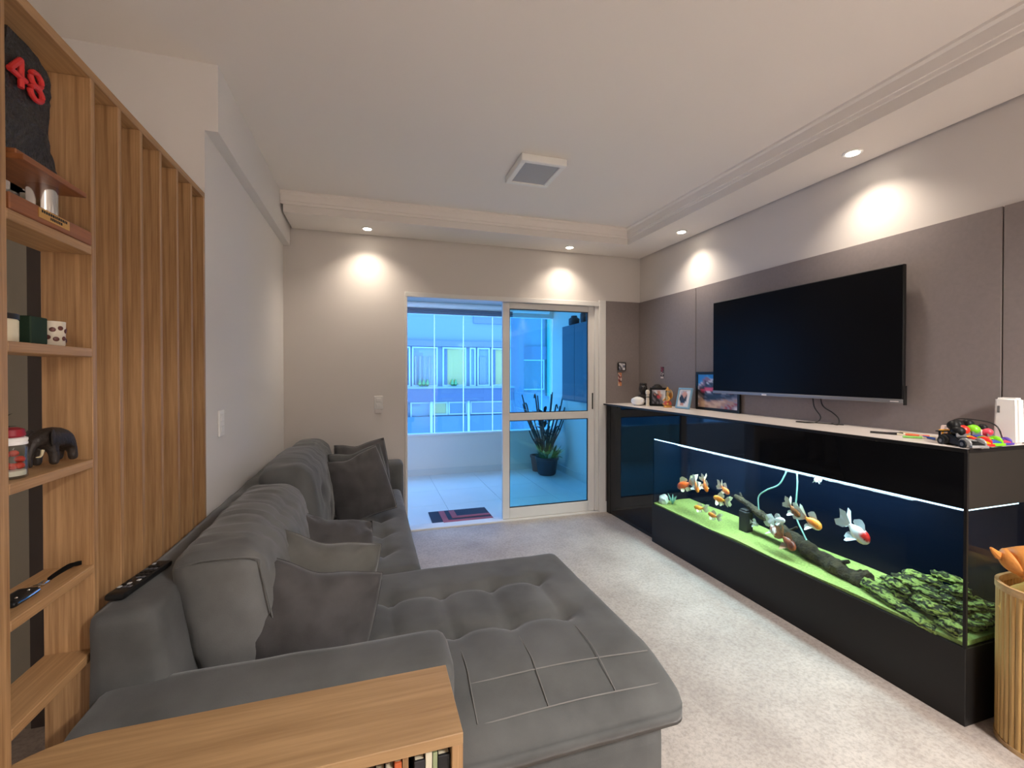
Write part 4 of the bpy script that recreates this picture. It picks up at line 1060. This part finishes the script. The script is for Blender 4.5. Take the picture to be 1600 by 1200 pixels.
O('body', lathe([(.030, 0), (.052, .012), (.064, .036), (.058, .062), (.036, .074), (.030, .072)], (2.42, 3.72, z), 30), 'white_paint', t, True)
O('lid', lathe([(.034, 0), (.020, .007), (.001, .009)], (2.42, 3.72, z+.074), 24), 'white_paint', t, True)
O('spout', tube([(2.42, 3.66, z+.035), (2.42, 3.642, z+.042), (2.42, 3.634, z+.056)], lambda s: .011-.004*s, 8, 4), 'white_paint', t, True)
t = T('dark_carved_bust', (2.54, 3.77, z), 'dark carved bust standing behind the white pot', 'figurine')
c = Vector((2.53, 3.80, z))
O('bust', lathe([(.055, 0), (.058, .01), (.050, .03), (.056, .06), (.050, .085), (.024, .10), (.022, .112), (.036, .13), (.042, .155), (.036, .185), (.018, .20), (.004, .206)], c, 26), 'carved_dark', t, True)
O('nose', ball(c+Vector((-.040, -.012, .150)), .008, .008, .012, 10), 'carved_dark', t, True)
for s in (-1, 1): O('ear', ball(c+Vector((0, s*.042, .155)), .008, .008, .014, 10), 'carved_dark', t, True)
for k in range(7): O('hair_knob', ball(c+Vector((.02*math.cos(k*.9), .028*math.sin(k*.9), .198)), .013, n=8), 'carved_dark', t, True)
t = T('dark_carved_block', (2.60, 3.66, z), 'tall dark carved block between the bust and the slim figurine', 'figurine')
O('block', rbox((2.57, 3.635, z), (2.64, 3.725, z+.185), .02, .02, (0, 0, .01), None, .008, 30), 'carved_dark', t, True)
O('cap', ball((2.605, 3.68, z+.185), .03, .04, .018, 12), 'carved_dark', t, True)
mat('bone', lin((214, 204, 186)), .5)
t = T('slim_figurine', (2.445, 3.60, z), 'slim bone coloured figurine beside the black photo frame', 'figurine')
c = Vector((2.445, 3.60, z))
O('body', lathe([(.020, 0), (.021, .005), (.014, .012), (.017, .05), (.012, .085), (.016, .095), (.008, .105)], c, 18), 'bone', t, True)
O('head', ball(c+Vector((0, 0, .128)), .020, .020, .026, 14), 'bone', t, True)
O('collar', lathe([(.017, 0), (.018, .006), (.010, .010)], c+Vector((0, 0, .082)), 16), 'black_plastic', t, True)
# wall ornaments in the corner
t = T('wall_ornament', (2.45, YB-.03, 1.46), 'small black framed wall ornament beside the balcony door', 'ornament')
O('rim', rbox((2.400, YB-.036, 1.435), (2.500, YB-.0125, 1.525), .014, .01), 'black_plastic', t, True)
pm = Matrix.Translation((2.443, YB-.0366, 1.478)) @ Matrix.Rotation(R(90), 4, 'X')
O('face', printed(["WLGD", "GWLW", "DGWB", "WDLG", "BGDW"], pm, .07, .07, p2), 'print', t)
p3 = {'O': (214, 140, 96), 'r': (150, 50, 52), 'W': (222, 206, 196), 'K': (40, 30, 32), 'R': (150, 34, 54), 'G': (110, 100, 104), 'D': (60, 30, 40)}
t = T('strip_charm', (2.432, YB-.016, 1.27), 'orange patterned strip hanging below the black wall ornament', 'charm')
O('card', box(2.412, 2.452, YB-.0155, YB-.0125, 1.28, 1.415), 'bone', t)
O('face', printed(["OOOO", "KWrO", "rKWO", "WrKr", "KWrW", "rrKW", "WKrK", "OOOO", "OWOO"], Matrix.Translation((2.432, YB-.0157, 1.3475)) @ Matrix.Rotation(R(90), 4, 'X'), .04, .135, p3), 'print', t)
t = T('strip_charm', (XR-.016, 3.66, 1.36), 'dark red patterned strip hanging on the right wall near the corner', 'charm')
O('card', box(XR-.0165, XR-.0132, 3.655, 3.70, 1.36, 1.47), 'dark_gap', t)
Mx = Matrix.Translation((XR-.0167, 3.6775, 1.415)) @ Matrix(((0, 0, -1, 0), (-1, 0, 0, 0), (0, 1, 0, 0), (0, 0, 0, 1)))
O('face', printed(["DRDD", "RDRD", "RGDR", "DRRD", "DDRG", "KWDK", "WKKW", "KKWK", "KKKK", "WWWW"], Mx, .045, .11, p3), 'print', t)
# pens, card, wire, white tower
for k, (p, q, col, lab) in enumerate((((2.45, 1.42, 0), (2.40, 1.33, 0), (52, 96, 190), 'blue pen lying near the black toy car'), ((2.46, 1.50, 0), (2.50, 1.40, 0), (226, 110, 70), 'orange red pen lying on the worktop'), ((2.40, 1.62, 0), (2.45, 1.50, 0), (36, 34, 36), 'black pen lying farthest along the worktop'), ((2.52, 1.56, 0), (2.47, 1.43, 0), (222, 204, 160), 'cream pencil lying among the pens'), ((2.43, 1.56, 0), (2.50, 1.52, 0), (40, 36, 36), 'short dark pen crossing the cream pencil'), ((2.36, 1.45, 0), (2.42, 1.39, 0), (128, 190, 90), 'green pen lying beside the blue one'))):
    m = mat('pen_%d' % k, lin(col), .4); p = Vector(p)+Vector((0, 0, z+.0055)); q = Vector(q)+Vector((0, 0, z+.0055))
    t = T('pen', p, lab, 'pen')
    O('barrel', tube([p, p.lerp(q, .8)], .0052, 8, 0), m, t, True)
    O('tip', tube([p.lerp(q, .8), q], lambda s: .005*(1-.7*s), 8, 2), 'cream', t, True)
mat('pink_white', lin((226, 200, 192)), .6)
t = T('printed_block', (2.46, 1.38, z), 'pinkish white block with rows of small print behind the toy cars', 'block')
M = Matrix.Translation((2.50, 1.315, z)) @ Matrix.Rotation(R(20), 4, 'Y')
O('body', xf(box(-.018, .018, -.07, .07, 0.006, .062, .006, 2), M), 'pink_white', t, True)
for r_ in range(5):
    for c_ in range(7): O('print_mark', xf(box(-.0185, -.0179, -.055+.0165*c_, -.046+.0165*c_, .014+.009*r_, .018+.009*r_), M), 'thread', t)
tag(O('thin_wire', tube([(2.60, 1.42, z+.003), (2.61, 1.43, z+.03), (2.60, 1.38, z+.085), (2.58, 1.28, z+.09), (2.57, 1.22, z+.07), (2.57, 1.20, z+.004)], .0028, 6, 8), 'black_rubber', None, True), 'thin black wire arching behind the printed block', 'cable')
t = T('white_tower', (2.617, 1.205, z), 'plain white upright device beside the toy cars', 'device')
b = prism([(1.163, z), (1.247, z), (1.241, z+.195), (1.168, z+.195)], 'x', 2.592, 2.642)
bmesh.ops.bevel(b, geom=b.edges[:], offset=.008, segments=3, affect='EDGES')
O('body', b, 'white_paint', t, True)
O('mark', box(2.5905, 2.5922, 1.222, 1.231, z+.13, z+.16, .001), 'silver_trim', t)
# toy cars
def toy(c, ang, L, m1, m2, label, rider, k):
    a = R(ang)
    M = Matrix.Translation(c) @ Matrix.Rotation(a, 4, 'Z')
    t = T('toy_car', c, label, 'toy car', 'toy cars on the worktop')
    w = L*.46; h = L*.30
    prof = [(-.5, .10), (-.5, .50), (-.40, .85), (-.20, .95), (-.05, .80), (.15, .62), (.36, .50), (.49, .30), (.5, .10)]
    b = prism([(x*L, y*h) for x, y in prof], 'y', -w*.36, w*.36); bmesh.ops.bevel(b, geom=b.edges[:], offset=L*.03, segments=2, affect='EDGES')
    O('body', xf(b, M), m1, t, True)
    for s in (-1, 1):
        for x in (-.30, .30):
            O('fender', xf(ball((x*L, s*w*.36, h*.36), L*.17, w*.15, h*.45, 14), M), m1 if x < 0 else m2, t, True)
            wo = O('wheel', xf(cyl((x*L, s*w*.46, h*.30), h*.34, w*.14, 18, axis='y'), M), 'black_plastic', t, True)
            O('hub', xf(cyl((x*L, s*w*.535, h*.30), h*.15, w*.02, 12, axis='y'), M), 'silver_trim', wo, True)
    O('bumper', xf(box(.42*L, .52*L, -w*.42, w*.42, h*.06, h*.28, L*.015, 2), M), m2, t, True)
    O('hood_stripe', xf(ball((.20*L, 0, h*.58), L*.20, w*.16, h*.12, 12), M), m2, t, True)
    O('spoiler', xf(box(-.53*L, -.44*L, -w*.42, w*.42, h*.98, h*1.08, L*.01), M), m1, t, True)
    for s in (-1, 1): O('spoiler_leg', xf(box(-.50*L, -.47*L, s*w*.25-.003, s*w*.25+.003, h*.6, h*.99), M), m1, t)
    O('windscreen', xf(box(-.02*L, .01*L, -w*.26, w*.26, h*.75, h*1.05, L*.004), M), 'silver_trim', t)
    O('driver_torso', xf(ball((-.10*L, 0, h*1.20), L*.17, w*.30, h*.42, 14), M), rider, t, True)
    O('driver_helmet', xf(ball((-.22*L, 0, h*1.62), L*.14, w*.28, h*.42, 16), M), 'black_plastic', t, True)
mat('toy_red', lin((222, 50, 40)), .3); mat('toy_yellow', lin((246, 178, 26)), .3); mat('toy_green', lin((132, 214, 36)), .3); mat('toy_blue', lin((54, 64, 176)), .3); mat('toy_pink', lin((222, 70, 92)), .3); mat('toy_silver', lin((160, 160, 160)), .3, .4); mat('toy_purple', lin((92, 70, 170)), .3)
toy((2.325, 1.215, z), -112, .165, 'black_plastic', 'toy_silver', 'black toy racing car with silver nose at the worktop corner', 'black_plastic', 0)
toy((2.393, 1.235, z), -105, .165, 'toy_yellow', 'toy_red', 'yellow and red toy car second from the worktop corner', 'toy_red', 1)
toy((2.462, 1.235, z), -105, .165, 'toy_blue', 'toy_green', 'blue and lime green toy car between yellow and pink cars', 'toy_green', 2)
toy((2.535, 1.225, z), -100, .130, 'toy_pink', 'toy_purple', 'pink and purple toy car in front of the white device', 'toy_pink', 3)

# ------------------------------------------------------------------ bamboo basket with a plush on top
bx0, bx1, by0, by1, bh, rr_ = 2.262, 2.66, .55, 1.118, .605, .13
t = T('bamboo_basket', ((bx0+bx1)/2, (by0+by1)/2, 0), 'rounded bamboo slat basket at the end of the aquarium', 'basket')
per = []
def arc(cx, cy, a0): return [(cx+rr_*math.cos(R(a0+90*k/10)), cy+rr_*math.sin(R(a0+90*k/10))) for k in range(11)]
loop = arc(bx1-rr_, by1-rr_, 0)+arc(bx0+rr_, by1-rr_, 90)+arc(bx0+rr_, by0+rr_, 180)+arc(bx1-rr_, by0+rr_, 270)
loop = [Vector((x, y, 0)) for x, y in loop]+[Vector((*arc(bx1-rr_, by1-rr_, 0)[0], 0))]
seg = [0]
for a, c in zip(loop, loop[1:]): seg.append(seg[-1]+(c-a).length)
sw = .0205; ns = int(seg[-1]/sw); sw = seg[-1]/ns
me = None
for k in range(ns):
    d = (k+.5)*sw
    i = max(j for j in range(len(seg)-1) if seg[j] <= d); f = (d-seg[i])/max(1e-6, seg[i+1]-seg[i]); p = loop[i].lerp(loop[i+1], f); tg = (loop[i+1]-loop[i]).normalized()
    if me is None:
        b = lathe([(sw*.42, .012), (sw*.5, .02), (sw*.5, bh-.03), (sw*.42, bh-.022)], (0, 0, 0), 8, 1, .42)
        s0 = O('slat', b, 'bamboo', t, True, origin=(0, 0, 0)); me = s0.data; so = s0
    else:
        so = bpy.data.objects.new('slat', me); COL.objects.link(so); so.parent = t
    so.location = p-Vector(WL[t.as_pointer()]); so.rotation_euler = (0, 0, math.atan2(tg.y, tg.x))
def band(z0, z1, off, nm, m):
    b = bmesh.new(); rows = []
    pts = loop[:-1]; c = Vector(((bx0+bx1)/2, (by0+by1)/2, 0))
    nr = []
    for i in range(len(pts)):
        tg = (pts[(i+1) % len(pts)]-pts[i-1]).normalized(); nr.append(Vector((tg.y, -tg.x, 0)))
    for dz, o_ in ((z0, off), (z1, off), (z1, off-.012), (z0, off-.012)):
        rows.append([b.verts.new(p+n*o_+Vector((0, 0, dz))) for p, n in zip(pts, nr)])
    rows.append(rows[0])
    for r0, r1 in zip(rows, rows[1:]):
        for i in range(len(pts)): b.faces.new((r0[i], r0[(i+1) % len(pts)], r1[(i+1) % len(pts)], r1[i]))
    bmesh.ops.recalc_face_normals(b, faces=b.faces)
    O(nm, b, m, t, True)
band(bh-.026, bh, .007, 'rim', 'basket_rim'); band(0.0, .018, .007, 'bottom_rim', 'basket_rim')
cb_ = Vector(((bx0+bx1)/2, (by0+by1)/2, 0))
O('bottom', prism([tuple((cb_+(p-cb_)*.95)[:2]) for p in loop[:-1]], 'z', .004, .014), 'basket_rim', t)
o = tag(O('yellow_blanket', rbox((bx0+.02, by0+.02, .42), (bx1-.02, by1-.02, .600), .07, .03, (0, 0, .012), None, .010, 12), 'yellow_cloth', None, 'all'), 'folded yellow blanket filling the bamboo basket', 'blanket')
t = T('plush_toy', (2.43, .92, .59), 'tan plush animal lying on the yellow blanket in the basket', 'plush toy')
bb = bpy.data.meshes.new('pl')
pv = [((2.47, .80, .665), .085), ((2.44, .92, .672), .085), ((2.385, 1.01, .685), .070), ((2.345, 1.035, .682), .056), ((2.318, 1.058, .665), .030), ((2.345, .98, .640), .03), ((2.32, .94, .620), .026), ((2.52, .98, .64), .035), ((2.55, .96, .62), .03)]
bb.from_pydata([p for p, r in pv], [(0, 1), (1, 2), (2, 3), (3, 4), (2, 5), (5, 6), (1, 7), (7, 8)], [])
O('body', skin(bb, [r for p, r in pv], 1), 'leather', t, 'all')
for y_, x_ in ((1.062, 2.300), (.985, 2.40)):
    O('ear', tube([(x_+.024, y_, .690), (x_+.006, y_+.006, .706), (x_-.012, y_+.008, .722)], lambda s: .016*(1-.75*s), 8, 4), 'leather', t, True)
t.location += Vector((-.028, .018, .014))
